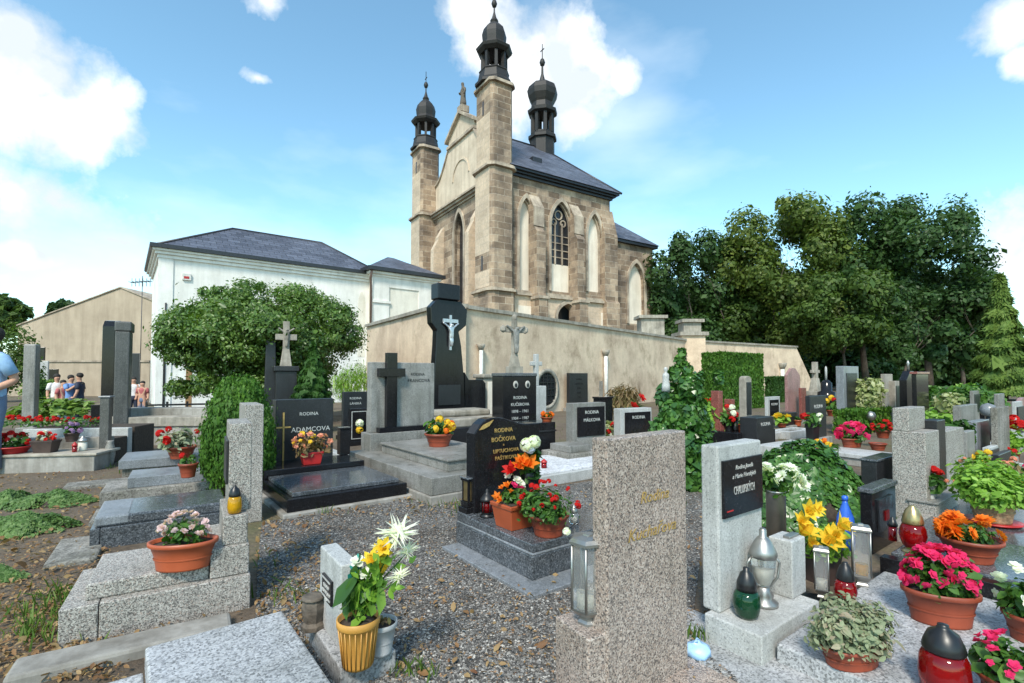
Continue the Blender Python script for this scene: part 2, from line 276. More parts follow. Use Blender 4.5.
# ------------------------------------------------------------------ mesh builder
class MB:
    def __init__(s): s.v=[]; s.f=[]; s.sm=[]
    def add(s,vs,fs,smooth=False,mx=None):
        o=len(s.v)
        s.v+= [tuple(mx@Vector(p)) for p in vs] if mx is not None else [tuple(p) for p in vs]
        s.f+=[tuple(i+o for i in f) for f in fs]; s.sm+=[smooth]*len(fs); return s
    def box(s,x0,y0,z0,x1,y1,z1,mx=None):
        return s.add([(x0,y0,z0),(x1,y0,z0),(x1,y1,z0),(x0,y1,z0),(x0,y0,z1),(x1,y0,z1),(x1,y1,z1),(x0,y1,z1)],
              [(0,3,2,1),(4,5,6,7),(0,1,5,4),(1,2,6,5),(2,3,7,6),(3,0,4,7)],False,mx)
    def taper(s,b0,z0,b1,z1,mx=None):
        """b = (x0,y0,x1,y1) rectangles"""
        a=[(b0[0],b0[1],z0),(b0[2],b0[1],z0),(b0[2],b0[3],z0),(b0[0],b0[3],z0)]; c=[(b1[0],b1[1],z1),(b1[2],b1[1],z1),(b1[2],b1[3],z1),(b1[0],b1[3],z1)]
        return s.add(a+c,[(0,3,2,1),(4,5,6,7),(0,1,5,4),(1,2,6,5),(2,3,7,6),(3,0,4,7)],False,mx)
    def prism(s,pts,a0,a1,axis='y',mx=None):
        """polygon pts in the plane across axis, extruded a0..a1. axis y: pts=(x,z); x: pts=(y,z); z: pts=(x,y)"""
        f={'y':lambda p,a:(p[0],a,p[1]),'x':lambda p,a:(a,p[0],p[1]),'z':lambda p,a:(p[0],p[1],a)}[axis]
        k=len(pts); vs=[f(p,a0) for p in pts]+[f(p,a1) for p in pts]
        return s.add(vs,[tuple(range(k)),tuple(range(2*k-1,k-1,-1))]+[(i,i+k,(i+1)%k+k,(i+1)%k) for i in range(k)],False,mx)
    def lathe(s,prof,seg=20,mx=None,sx=1,sy=1,smooth=True,cap=True,rot=0):
        vs=[];fs=[]
        for r,z in prof:
            for i in range(seg):
                a=2*math.pi*(i+rot)/seg; vs.append((r*math.cos(a)*sx,r*math.sin(a)*sy,z))
        for j in range(len(prof)-1):
            for i in range(seg): fs.append((j*seg+i,j*seg+(i+1)%seg,(j+1)*seg+(i+1)%seg,(j+1)*seg+i))
        o=len(s.v); s.add(vs,fs,smooth,mx)
        if cap:
            s.f+=[tuple(o+i for i in range(seg-1,-1,-1)),tuple(o+(len(prof)-1)*seg+i for i in range(seg))]; s.sm+=[False,False]
        return s
    def tube(s,pts,rs,seg=8,smooth=True):
        pts=[Vector(p) for p in pts]; rs=[rs]*len(pts) if isinstance(rs,(int,float)) else rs
        vs=[];fs=[];k=len(pts); pn=None
        for j,p in enumerate(pts):
            d=(pts[min(j+1,k-1)]-pts[max(j-1,0)]).normalized()
            n=d.orthogonal().normalized() if pn is None else (pn-d*pn.dot(d)).normalized()
            pn=n; b=d.cross(n)
            for i in range(seg):
                a=2*math.pi*i/seg; vs.append(tuple(p+(n*math.cos(a)+b*math.sin(a))*rs[j]))
        for j in range(k-1):
            for i in range(seg): fs.append((j*seg+i,j*seg+(i+1)%seg,(j+1)*seg+(i+1)%seg,(j+1)*seg+i))
        o=len(s.v); s.add(vs,fs,smooth); s.f+=[tuple(o+i for i in range(seg-1,-1,-1)),tuple(o+(k-1)*seg+i for i in range(seg))]; s.sm+=[False,False]
        return s
    def mesh(s,name,mat):
        m=bpy.data.meshes.new(name); m.from_pydata(s.v,[],s.f); m.polygons.foreach_set('use_smooth',s.sm)
        bm=bmesh.new(); bm.from_mesh(m); bmesh.ops.recalc_face_normals(bm,faces=bm.faces); bm.to_mesh(m); bm.free()
        uv=m.uv_layers.new(name='UVMap'); k=len(m.loops); vi=np.empty(k,np.int32); m.loops.foreach_get('vertex_index',vi)
        co_=np.array(s.v,float)[vi]; nn=np.empty(len(m.polygons)*3); m.polygons.foreach_get('normal',nn); nn=nn.reshape(-1,3)
        lt=np.empty(len(m.polygons),np.int32); m.polygons.foreach_get('loop_total',lt); nl=np.repeat(nn,lt,axis=0)
        ax,ay,az=abs(nl[:,0]),abs(nl[:,1]),abs(nl[:,2])
        # along-face horizontal axis, up-slope axis: true lengths on sloping roofs
        h=np.stack([-nl[:,1],nl[:,0],0*az],1); ln=np.linalg.norm(h,axis=1,keepdims=True); flat=ln[:,0]<.02
        h=np.where(ln>.02,h/np.maximum(ln,1e-6),np.array([[1,0,0]])); w=np.cross(nl,h)
        u_=(co_*h).sum(1); v_=(co_*w).sum(1)
        uv.data.foreach_set('uv',np.stack([u_,v_],1).ravel()); m.materials.append(mat); m.update(); return m
    def build(s,name,mat,parent=None,bev=0,seg=2):
        m=s.mesh(name,mat); return link(name,m,parent,bev,seg)
def link(name,m,parent=None,bev=0,seg=2):
    o=bpy.data.objects.new(name,m); COL.objects.link(o)
    if parent is not None: o.parent=parent
    if bev:
        b=o.modifiers.new('bevel','BEVEL'); b.width=bev; b.segments=seg; b.limit_method='ANGLE'; b.angle_limit=R(40)
    return o
def T(name,label,cat,P,th=None,group=None,rz=None):
    o=bpy.data.objects.new(name,None); COL.objects.link(o); o.empty_display_size=.1
    o.location=P; o.rotation_euler=(0,0,R(90-th) if th is not None else (rz or 0)); o['label']=label; o['category']=cat
    if group: o['group']=group
    return o
def tag(o,label,cat,group=None):
    o['label']=label; o['category']=cat
    if group: o['group']=group
    return o
def stuff(o): o['kind']='stuff'; return o
def struct(o): o['kind']='structure'; return o
def bx(name,root,a,b,mat,bev=.006):
    return MB().box(*a,*b).build(name,MT[mat] if isinstance(mat,str) else mat,root,bev)
# ------------------------------------------------------------------ foliage: many small leaf faces, each an island
LT={'diamond':([(0,-.5,0),(.3,0,.05),(0,.5,0),(-.3,0,.05)],[(0,1,2,3)]),
    'leaf':([(0,-.5,0),(.26,-.15,.07),(.2,.2,.06),(0,.5,-.05),(-.2,.2,.06),(-.26,-.15,.07),(0,0,0)],[(0,1,6),(1,2,6),(2,3,6),(3,4,6),(4,5,6),(5,0,6)]),
    'ivy':([(0,-.4,0),(.42,-.25,.04),(.3,.05,.03),(0,.55,-.06),(-.3,.05,.03),(-.42,-.25,.04),(0,-.1,.04)],[(0,1,6),(1,2,6),(2,3,6),(3,4,6),(4,5,6),(5,0,6)]),
    'petal':([(0,-.5,0),(.34,-.1,.05),(.36,.25,.03),(.14,.5,-.06),(-.14,.5,-.06),(-.36,.25,.03),(-.34,-.1,.05),(0,0,-.02)],[(0,1,7),(1,2,7),(2,3,7),(3,4,7),(4,5,7),(5,6,7),(6,0,7)]),
    'blade':([(-.05,-.5,0),(.05,-.5,0),(.04,.1,.03),(0,.5,-.04),(-.04,.1,.03)],[(0,1,2,3,4)]),
    'spray':([(0,-.5,0),(.16,-.1,.02),(.28,.25,0),(.06,.2,.03),(0,.55,0),(-.1,.22,.03),(-.3,.2,0),(-.14,-.12,.02)],[(0,1,2,3,7),(3,4,5),(7,3,5),(7,5,6)])}
def leafmesh(name,P,N,size,mat,kind='diamond',up=None,var=.35,spin=True):
    """P points, N leaf normals; the leaf's long axis hangs towards up (or is random)"""
    P=np.asarray(P,float); N=np.asarray(N,float); k=len(P)
    N=N/np.maximum(np.linalg.norm(N,axis=1,keepdims=True),1e-6)
    A=rng.normal(size=(k,3)) if up is None else np.asarray(up,float)*np.ones((k,3))+rng.normal(size=(k,3))*.25
    A=A-N*(A*N).sum(1,keepdims=True); A/=np.maximum(np.linalg.norm(A,axis=1,keepdims=True),1e-6); B=np.cross(A,N)
    tv,tf=LT[kind]; tv=np.array(tv); sz=np.asarray(size)*np.exp(rng.normal(size=k)*var)
    V=P[:,None,:]+sz[:,None,None]*(tv[None,:,0,None]*B[:,None,:]+tv[None,:,1,None]*A[:,None,:]+tv[None,:,2,None]*N[:,None,:])
    n=len(tv); V=V.reshape(-1,3); m=bpy.data.meshes.new(name)
    m.vertices.add(len(V)); m.vertices.foreach_set('co',V.ravel())
    li=[];ls=[];lt=[];c=0
    idx=np.concatenate([np.array(f) for f in tf]); tl=[len(f) for f in tf]
    loops=(idx[None,:]+(np.arange(k)*n)[:,None]).ravel()
    tot=np.tile(tl,k); st=np.concatenate([[0],np.cumsum(tot)[:-1]])
    m.loops.add(len(loops)); m.loops.foreach_set('vertex_index',loops.astype(np.int32))
    m.polygons.add(len(tot)); m.polygons.foreach_set('loop_start',st.astype(np.int32)); m.polygons.foreach_set('loop_total',tot.astype(np.int32))
    m.update(calc_edges=True); m.materials.append(mat if not isinstance(mat,str) else MT[mat]); return m
def blobpts(blobs,n,inner=.55,upper=False):
    """points in the outer shell of ellipsoid blobs (x,y,z,rx,ry,rz) with outward-leaning normals"""
    w=np.array([b[3]*b[4]+b[4]*b[5]+b[3]*b[5] for b in blobs]); w=w/w.sum(); c=rng.choice(len(blobs),n,p=w); b=np.array(blobs,float)[c]
    d=rng.normal(size=(n,3)); d/=np.linalg.norm(d,axis=1,keepdims=True)
    if upper: d[:,2]=np.abs(d[:,2])
    r=inner+(1-inner)*rng.random(n)**.6
    r*=1+.12*rng.normal(size=n)
    P=b[:,:3]+d*r[:,None]*b[:,3:]
    return P,d+rng.normal(size=(n,3))*.45+np.array([0,0,.25])
def boxpts(x0,y0,z0,x1,y1,z1,n,depth=.08):
    A=np.array([(y1-y0)*(z1-z0)]*2+[(x1-x0)*(z1-z0)]*2+[(x1-x0)*(y1-y0)]); c=rng.choice(5,n,p=A/A.sum())
    P=np.stack([rng.uniform(x0,x1,n),rng.uniform(y0,y1,n),rng.uniform(z0,z1,n)],1); N=np.zeros((n,3)); e=np.abs(rng.normal(size=n))*depth
    for k,(ax,lo) in enumerate(((0,x0),(0,x1),(1,y0),(1,y1),(2,z1))):
        q=c==k; sgn=-1 if k in(0,2) else 1; P[q,ax]=lo-sgn*e[q]; N[q,ax]=sgn
    return P,N+rng.normal(size=(n,3))*.5
def tube_tree(mb,p,d,r,L,depth,tips,seg=7):
    """recursive tapered limbs"""
    p=Vector(p); d=Vector(d).normalized(); pts=[p]; rs=[r]
    for i in range(3):
        d=(d+Vector((random.gauss(0,.12),random.gauss(0,.12),random.gauss(.03,.06)))).normalized()
        pts.append(pts[-1]+d*L/3); rs.append(r*(1-.16*(i+1)))
    mb.tube(pts,rs,seg); tips.append(tuple(pts[-1]))
    if depth>0:
        for k in range(random.choice((2,3))):
            a=random.random()*6.28; q=Vector((math.cos(a),math.sin(a),random.uniform(.2,.9)))
            tube_tree(mb,pts[-1],d*.55+q*.6,rs[-1]*.66,L*.72,depth-1,tips,max(4,seg-2))
def text(s,root,loc,size,mat,face='-y',shear=0,name='inscription',ext=.0015,sx=1.0):
    c=bpy.data.curves.new('t','FONT'); c.body=s; c.size=size; c.align_x='CENTER'; c.extrude=ext; c.shear=shear; c.resolution_u=2
    o=bpy.data.objects.new('t',c); COL.objects.link(o); dg=bpy.context.evaluated_depsgraph_get(); m=bpy.data.meshes.new_from_object(o.evaluated_get(dg))
    bpy.data.objects.remove(o); m.materials.clear(); m.materials.append(MT[mat])
    rz={'-y':0,'-x':-90,'+x':90}[face]
    m.transform(Matrix.Translation(loc)@Matrix.Rotation(R(rz),4,'Z')@Matrix.Rotation(R(90),4,'X')@Matrix.Diagonal((sx,1,1,1)))
    return link(name,m,root)
def skin(name,chain,mat,parent=None,sub=2,mx=None):
    """chain: list of (parent index or -1, xyz, radius)"""
    m=bpy.data.meshes.new(name); vs=[Vector(c[1]) if mx is None else mx@Vector(c[1]) for c in chain]; m.from_pydata([tuple(v) for v in vs],[(c[0],i) for i,c in enumerate(chain) if c[0]>=0],[])
    m.materials.append(MT[mat]); o=link(name,m,parent); md=o.modifiers.new('skin','SKIN')
    for i,c in enumerate(chain):
        r=c[2]; m.skin_vertices[0].data[i].radius=(r,r) if not isinstance(r,tuple) else r; m.skin_vertices[0].data[i].use_root=(i==0)
    md.use_smooth_shade=True
    if sub: s_=o.modifiers.new('sub','SUBSURF'); s_.levels=sub; s_.render_levels=sub
    dg=bpy.context.evaluated_depsgraph_get(); me=bpy.data.meshes.new_from_object(o.evaluated_get(dg)); o.modifiers.clear(); o.data=me; me.name=name
    if not me.materials: me.materials.append(MT[mat])
    return o
def instance(m,name,parent,loc,rot,sc):
    o=bpy.data.objects.new(name,m); COL.objects.link(o); o.parent=parent; o.location=loc; o.rotation_euler=rot; o.scale=(sc,sc,sc) if not isinstance(sc,tuple) else sc; return o
# ================================================================== ground and paths
def gz(x,y):
    a=min(1,max(0,(-x-5.0)/3)); b=min(1,max(0,(y-9.0)/4)); a=a*a*(3-2*a); b=b*b*(3-2*b); return -.5*a*b
def build_ground():
    xs=np.unique(np.concatenate([np.linspace(-600,-40,12),np.linspace(-40,40,121),np.linspace(40,600,12)])); ys=np.unique(np.concatenate([np.linspace(-60,-4,6),np.linspace(-4,50,82),np.linspace(50,900,14)]))
    nx,ny=len(xs),len(ys); v=[(x,y,gz(x,y)) for y in ys for x in xs]; f=[(j*nx+i,j*nx+i+1,(j+1)*nx+i+1,(j+1)*nx+i) for j in range(ny-1) for i in range(nx-1)]
    m,n,l,b=newmat('earth'); p=objco(n)
    t=tex(n,l,'noise',.7,p,8,.65); t2=tex(n,l,'noise',30,p,6,.7); t3=tex(n,l,'vor',70,p)
    r=ramp(n,[(.35,(.085,.062,.042)),(.5,(.16,.125,.09)),(.62,(.13,.12,.06)),(.75,(.07,.095,.03))]); l.new(t.outputs['Fac'],r.inputs[0])
    r2=ramp(n,[(.25,(.45,.42,.4)),(.7,(1.2,1.15,1.1))]); l.new(t2.outputs['Fac'],r2.inputs[0])
    l.new(mixc(n,l,1.0,r.outputs[0],r2.outputs[0],'MULTIPLY'),b.inputs['Base Color']); b.inputs['Roughness'].default_value=.95; bump(n,l,t2.outputs['Fac'],b,.7,.03)
    q=MB(); q.add(v,f); struct(q.build('ground',m))
    # gravel sheet 4 mm above
    m,n,l,b=newmat('gravel'); p=objco(n); vo=tex(n,l,'vor',95,p); vo2=tex(n,l,'vor',120,p); big=tex(n,l,'noise',1.3,p,7,.6)
    sp=n.new('ShaderNodeSeparateColor'); l.new(vo.outputs['Color'],sp.inputs[0])
    r=ramp(n,[(0,(.055,.052,.049)),(.25,(.105,.1,.093)),(.5,(.16,.153,.143)),(.72,(.24,.23,.215)),(.88,(.38,.365,.335)),(.95,(.24,.15,.09))],'CONSTANT'); l.new(sp.outputs[0],r.inputs[0])
    e=ramp(n,[(0,(1,1,1)),(.55,(.9,.9,.9)),(1,(.12,.11,.1))]); l.new(vo.outputs['Distance'],e.inputs[0])
    d=ramp(n,[(.36,(.62,.55,.47)),(.58,(1,1,1))]); l.new(big.outputs['Fac'],d.inputs[0])
    c=mixc(n,l,1.0,r.outputs[0],e.outputs[0],'MULTIPLY'); l.new(mixc(n,l,1.0,c,d.outputs[0],'MULTIPLY'),b.inputs['Base Color']); b.inputs['Roughness'].default_value=.85
    bump(n,l,vo.outputs['Distance'],b,-.9,.012)
    poly=[at(*q_) for q_ in GRAVEL]
    s=MB(); s.add([(q_.x,q_.y,.004) for q_ in poly],[tuple(range(len(poly)))]); struct(s.build('gravel_path',m))
    return m
GRAVEL=[(120,1100),(255,640),(258,560),(262,522),(290,519),(405,500),(445,503),(600,480),(705,476),(700,560),(690,640),(760,700),(900,1200)]
def inpoly(x,y,poly):
    c=False; j=len(poly)-1
    for i in range(len(poly)):
        xi,yi=poly[i].x,poly[i].y; xj,yj=poly[j].x,poly[j].y
        if (yi>y)!=(yj>y) and x<(xj-xi)*(y-yi)/(yj-yi)+xi: c=not c
        j=i
    return c
build_ground()
def pebbles():
    poly=[at(*q) for q in GRAVEL]; P=[]
    while len(P)<64000:
        px=rng.uniform(200,760); py=430+260*rng.random()**.75
        p=at(px,py)
        if p.y<7 and inpoly(p.x,p.y,poly): P.append((p.x,p.y,.004))
    P=np.array(P); k=len(P); s=.0026+.0042*rng.random(k)**2; P[:,2]+=s*.35
    base=np.array([(1,0,0),(-1,0,0),(0,1,0),(0,-1,0),(0,0,.7),(0,0,-.7)],float); fs=np.array([(0,2,4),(2,1,4),(1,3,4),(3,0,4),(2,0,5),(1,2,5),(3,1,5),(0,3,5)])
    a=rng.random(k)*6.28; V=base[None]*(1+.45*rng.normal(size=(k,6,1)).clip(-1,1))*s[:,None,None]
    V[:,:,0]*=1.3; x=V[:,:,0]*np.cos(a)[:,None]-V[:,:,1]*np.sin(a)[:,None]; y=V[:,:,0]*np.sin(a)[:,None]+V[:,:,1]*np.cos(a)[:,None]
    V=np.stack([x,y,V[:,:,2]],2)+P[:,None,:]; m=bpy.data.meshes.new('gravel')
    m.from_pydata(V.reshape(-1,3).tolist(),[],(fs[None]+6*np.arange(k)[:,None,None]).reshape(-1,3).tolist())
    mm,n,l,b=newmat('pebble_stone'); g=n.new('ShaderNodeNewGeometry'); r=ramp(n,[(0,(.048,.046,.044)),(.3,(.115,.109,.102)),(.55,(.185,.177,.165)),(.78,(.28,.268,.25)),(.9,(.44,.42,.385)),(.96,(.27,.17,.1))],'CONSTANT')
    l.new(g.outputs['Random Per Island'],r.inputs[0]); l.new(r.outputs[0],b.inputs['Base Color']); b.inputs['Roughness'].default_value=.8; m.materials.append(mm)
    tag(stuff(link('gravel',m)),'loose grey gravel stones covering the middle path','gravel')
pebbles()
def fallen():
    P=[];
    for n_,(x0,x1,y0,y1) in ((620,(270,700,505,683)),(60,(700,720,480,620)),(1500,(-20,110,475,683)),(260,(255,330,520,640)),(240,(290,470,498,520)),(90,(40,260,600,683)),(120,(440,600,475,500))):
        for _ in range(n_):
            p=at(rng.uniform(x0,x1),rng.uniform(y0,y1)); P.append((p.x,p.y,.014+.012*rng.random()))
    P2=[]
    for n_,(x0,x1,y0,y1) in ((2600,(-20,120,470,683)),(500,(255,330,515,640)),(900,(270,700,500,683)),(300,(40,260,590,683))):
        for _ in range(n_):
            p=at(rng.uniform(x0,x1),rng.uniform(y0,y1)); P2.append((p.x,p.y,.008+.008*rng.random()))
    P2=np.array(P2); tag(stuff(link('leaf_litter',leafmesh('leaf_litter',P2,rng.normal(size=P2.shape)*.35+np.array([0,0,1]),.011,'fallen','leaf',None,.5))),'small crumbs of dry leaves and twigs scattered over soil and gravel','leaf litter')
    P=np.array(P); N=rng.normal(size=P.shape)*.45+np.array([0,0,1])
    tag(stuff(link('fallen_leaves',leafmesh('fallen_leaves',P,N,.025,'fallen','leaf',None,.35))),'brown and yellow fallen leaves lying on gravel and soil','fallen leaves')
fallen()
# ================================================================== church
def arch(xa,xb,zs,za,k=9):
    """points of a pointed arch from (xa,zs) over the apex to (xb,zs)"""
    w=(xb-xa)/2; h=za-zs; a=R(68); L=[]
    for i in range(k+1):
        t=a*i/k; L.append((xa+w*(1-math.cos(t))/(1-math.cos(a)),zs+h*math.sin(t)/math.sin(a)))
    return L+[(xb-(x-xa),z) for x,z in reversed(L[:-1])]
def arched_wall(x0,x1,z0,z1,arches,y0,y1):
    """wall slab with pointed openings: arches (xa,xb,sill,spring,apex), left to right"""
    mb=MB(); c=x0
    for xa,xb,zi,zs,za in arches:
        if xa>c: mb.box(c,y0,z0,xa,y1,z1)
        if zi>z0: mb.box(xa,y0,z0,xb,y1,zi)
        A=arch(xa,xb,zs,za); k=len(A)//2
        mb.prism([(xa,z1)]+A[:k+1]+[(A[k][0],z1)],y0,y1); mb.prism([(A[k][0],z1)]+A[k:]+[(xb,z1)],y0,y1)
        c=xb
    if c<x1: mb.box(c,y0,z0,x1,y1,z1)
    return mb
def hood(xa,xb,zi,zs,za,y0,y1,w=.16):
    """moulded frame round a pointed opening"""
    A=[(xa,zi)]+arch(xa,xb,zs,za)+[(xb,zi)]; B=[(xa-w,zi)]+arch(xa-w,xb+w,zs,za+w*1.5)+[(xb+w,zi)]; mb=MB()
    for i in range(len(A)-1): mb.prism([A[i],A[i+1],B[i+1],B[i]],y0,y1)
    return mb
CTH=57.0
def church():
    O=atY(491,375,30.0); O.z=0; u,v=UV(CTH)
    root=T('church','tall sandstone gothic church with two slender front towers and dark spires','church',O,CTH)
    X=lambda px,yo=0: along(O+v*yo,u,px)
    Z=lambda py,xo,yo: ht(O+u*xo+v*yo,py)
    tu=X(515); tv=along(O,v,473.2)
    def tower(x0,y0,zt,zm,zl,w,d):
        cx,cy=x0+w/2,y0+d/2
        c=.22
        def oct_(g): return [(x0+c-g*.4,y0-g),(x0+w-c+g*.4,y0-g),(x0+w+g,y0+c-g*.4),(x0+w+g,y0+d-c+g*.4),(x0+w-c+g*.4,y0+d+g),(x0+c-g*.4,y0+d+g),(x0-g,y0+d-c+g*.4),(x0-g,y0+c-g*.4)]
        mb=MB(); mb.prism(oct_(.1),-1,zl,'z'); mb.prism(oct_(0),zl,zm,'z'); mb.prism(oct_(-.06),zm,zt,'z')
        t=mb.build('tower',MT['sand'],root)
        for z,g,h in ((zl,.26,.22),(zm,.2,.24),(zt-.1,.12,.22)):
            s=MB(); s.prism(oct_(g),z,z+h*.6,'z'); s.prism(oct_(g*.5),z+h*.6,z+h,'z'); s.build('string_course',MT['trim'],t)
        # slit windows and a paler facing on the left side
        for px0,zz in ((x0-.02,zl+1.4),(x0+.04,zt-1.9)): q=MB(); q.box(px0,cy-.09,zz,px0+.03,cy+.09,zz+.9); q.build('slit_window',MT['glassd'],t)
        f=MB(); f.box(x0-.012,y0+c,zl+.3,x0+.02,y0+d-c,zm-.06); f.box(x0+.06-.012,y0+c+.05,zm+.3,x0+.08,y0+d-c-.05,zt-.15)
        for zz in (zl+1.4,): pass
        f2=MB()
        for a,b_ in ((zl+.3,zl+1.3),(zl+2.4,zm-.06)): f2.box(x0-.012,y0+c,a,x0+.02,y0+d-c,b_)
        f2.box(x0+.048,y0+c+.05,zm+.3,x0+.08,y0+d-c-.05,zt-2.0)
        f2.build('lit_face',MT['sandl'],t)  # light on the left side put into the colour as paler stone
        # spire: flared foot, open octagonal lantern, cap, onion, finial
        rr=max(w,d)/2
        sp=MB(); mx=Matrix.Translation((cx,cy,zt))@Matrix.Diagonal((1,1,1.28,1))
        sp.lathe([(rr*1.12,.08),(rr*1.12,.2),(rr*.95,.35),(rr*.86,.75),(rr*.9,.8),(rr*.84,.88)],8,mx,smooth=False,rot=.5)
        for k in range(8):
            a=2*math.pi*(k+.5)/8; sp.box(-.12,-.09,.86,.12,.09,1.75,mx@Matrix.Rotation(a,4,'Z')@Matrix.Translation((rr*.66,0,0)))
        sp.lathe([(rr*.84,1.72),(rr*1.02,1.86),(rr*1.08,1.98),(rr*.8,2.1),(rr*.66,2.3),(rr*.7,2.55),(rr*.72,2.75),(rr*.62,3.05),(rr*.36,3.3),(rr*.2,3.42),(rr*.25,3.52),(rr*.13,3.7),(.05,4.0),(.045,4.25)],8,mx,smooth=False,rot=.5)
        sp.lathe([(.01,4.2),(.13,4.27),(.19,4.42),(.13,4.57),(.03,4.64)],12,mx)
        spo=sp.build('spire',MT['darkcap'],t)
        return t,(cx,cy,zt),spo
    zl=Z(290,0,0); zm=Z(164,0,0); zt=Z(77,0,0)
    tower(0,0,zt,zm,zl,tu,tv)
    L=along(O,v,419.5)
    tw2,c2,_=tower(0,L,zt+.1,zm-.1,zl,tu,tv)
    q=MB(); mx=Matrix.Translation((c2[0],c2[1],c2[2]+1.0))
    q.box(-.02,-.02,4.5,.02,.02,5.8,mx); q.box(-.02,-.2,5.2,.02,.2,5.26,mx); q.build('finial_cross',MT['darkcap'],tw2)
    # facade between the towers, set back
    fx=1.2; m0=tv; m1=L; mid=(m0+m1)/2; zc=Z(183,fx,tv)
    wy=along(O+u*fx,v,456); hw=.8
    A=[(mid-.75,mid+.75,zl-2.0,Z(236,fx,mid),Z(212,fx,mid))]
    fr=arched_wall(m0-.05,m1+.05,-1,zc,A,fx,fx+.7); fr.v=[(y,x,z) for x,y,z in fr.v]; fr.build('facade',MT['sand'],root)
    q=MB(); q.box(fx+.42,mid-.9,0,fx+.5,mid+.9,zc-.5); q.build('window',MT['glassd'],root)
    h=hood(*A[0],fx-.1,fx+.2,.22); h.v=[(y,x,z) for x,y,z in h.v]; h.build('window_surround',MT['trim'],root)
    q=MB()
    for g,z,t in ((.12,zc-.25,.14),(.3,zc-.1,.16),(.45,zc+.06,.12)): q.box(fx-g,m0-.04,z,fx+.3,m1+.04,z+t)
    q.build('cornice',MT['trim'],root)
    for yy in (m0+1.35,m1-1.75):
        b=MB(); w=.55; zt_=zc-1.0
        b.prism([(fx+.1,-1),(fx-1.0,-1),(fx-1.0,zl-.6),(fx-.85,zl-.4),(fx-.85,zt_-2.0),(fx-.45,zt_-1.2),(fx-.45,zt_-1.0),(fx+.1,zt_)],yy,yy+w,'y'); b.build('buttress',MT['sandl'],root)
    # gable with sweeping shoulders and a pediment
    za=Z(113,fx,mid); hw=2.05; zg0=zc+.18; P=[]
    sh=Z(186,fx,m1-.3); z2=za-2.1
    side=[]
    for i in range(9):
        t=i/8; yy=(m1-mid)+(hw-(m1-mid))*t; side.append((yy,sh+(z2-sh)*(1-math.cos(t*math.pi/2))))
    pts=[(mid-(m1-mid),zg0)]+[(mid-a,b) for a,b in side]+[(mid-hw,za-1.35),(mid,za),(mid+hw,za-1.35)]+[(mid+a,b) for a,b in reversed(side)]+[(mid+(m1-mid),zg0)]
    g=MB(); g.prism(pts,fx+.1,fx+.6,'x'); gb=g.build('gable',MT['gabp'],root)
    q=MB(); q.prism([(mid-hw-.25,za-1.5),(mid,za-.02),(mid+hw+.25,za-1.5),(mid+hw+.25,za-1.28),(mid,za+.22),(mid-hw-.25,za-1.28)],fx-.15,fx+.7,'x')
    q.box(fx-.06,mid-hw-.1,za-2.0,fx+.3,mid+hw+.1,za-1.8)
    for s in (1,-1):
        for i in range(len(side)-1):
            a,b=side[i],side[i+1]; q.prism([(mid+s*a[0],a[1]),(mid+s*b[0],b[1]),(mid+s*b[0],b[1]+.16),(mid+s*a[0],a[1]+.16)],fx-.02,fx+.7,'x')
    q.build('gable_coping',MT['trim'],root)
    q=MB(); R0=1.35
    for i in range(14):
        a,b=math.pi*i/14,math.pi*(i+1)/14; zz=zc+1.9
        q.prism([(mid+R0*math.cos(a),zz+R0*math.sin(a)),(mid+R0*math.cos(b),zz+R0*math.sin(b)),(mid+(R0-.12)*math.cos(b),zz+(R0-.12)*math.sin(b)),(mid+(R0-.12)*math.cos(a),zz+(R0-.12)*math.sin(a))],fx+.03,fx+.15,'x')
    q.build('round_moulding',MT['gabp'],root)
    q=MB(); q.box(fx-.05,mid-.35,za+.05,fx+.6,mid+.35,za+.55); q.build('statue_pedestal',MT['trim'],root)
    mx=Matrix.Translation((fx+.28,mid,za+.5))
    skin('statue',[(-1,(0,0,.9),.2),(0,(0,0,.45),.25),(1,(0,0,.05),.3),(0,(0,.02,1.3),.2),(3,(0,.03,1.55),.09),(4,(-.04,.03,1.75),.13),(5,(-.05,.03,1.9),.1),(3,(0,.24,1.35),.1),(7,(-.1,.3,1.05),.08),(8,(-.25,.2,1.15),.06),(3,(0,-.22,1.35),.1),(10,(-.06,-.36,1.1),.08),(11,(-.12,-.3,.85),.06)],'clay',root,2,mx)
    # nave: three bays on the side wall
    yo=.55; x0=tu-.05; x1=X(611,yo); ze=Z(171,tu,yo)
    xs=lambda px: X(px,yo)
    bays=[]
    for a,b,top,spr in ((519,533,198,222),(551,572,202,228),(588,602,214,238)):
        xa,xb=xs(a),xs(b); xm=(xa+xb)/2; bays.append((xa,xb,Z(292,xm,yo),Z(spr,xm,yo),Z(top,xm,yo)))
    arched_wall(x0,x1,zl+.1,ze,bays,yo,yo+.75).build('nave_wall',MT['sand'],root)
    low=(xs(556),xs(577),2.2,Z(318,xs(566),yo),Z(304,xs(566),yo))
    arched_wall(x0,x1,-1,zl-.05,[low],yo-.15,yo+.75).build('plinth_wall',MT['sandl'],root)
    q=MB(); q.box(low[0]-.1,yo+.5,0,low[1]+.1,yo+.55,low[4]+.2); q.build('low_window',MT['glassd'],root)
    hood(*low,yo-.25,yo-.1,.2).build('low_window_surround',MT['trim'],root)
    for a,b in ((517,534),(600,609)): q=MB(); q.box(xs(a),yo-.165,2.6,xs(b),yo-.1,zl-.7); q.build('plaster_panel',MT['infill'],root)
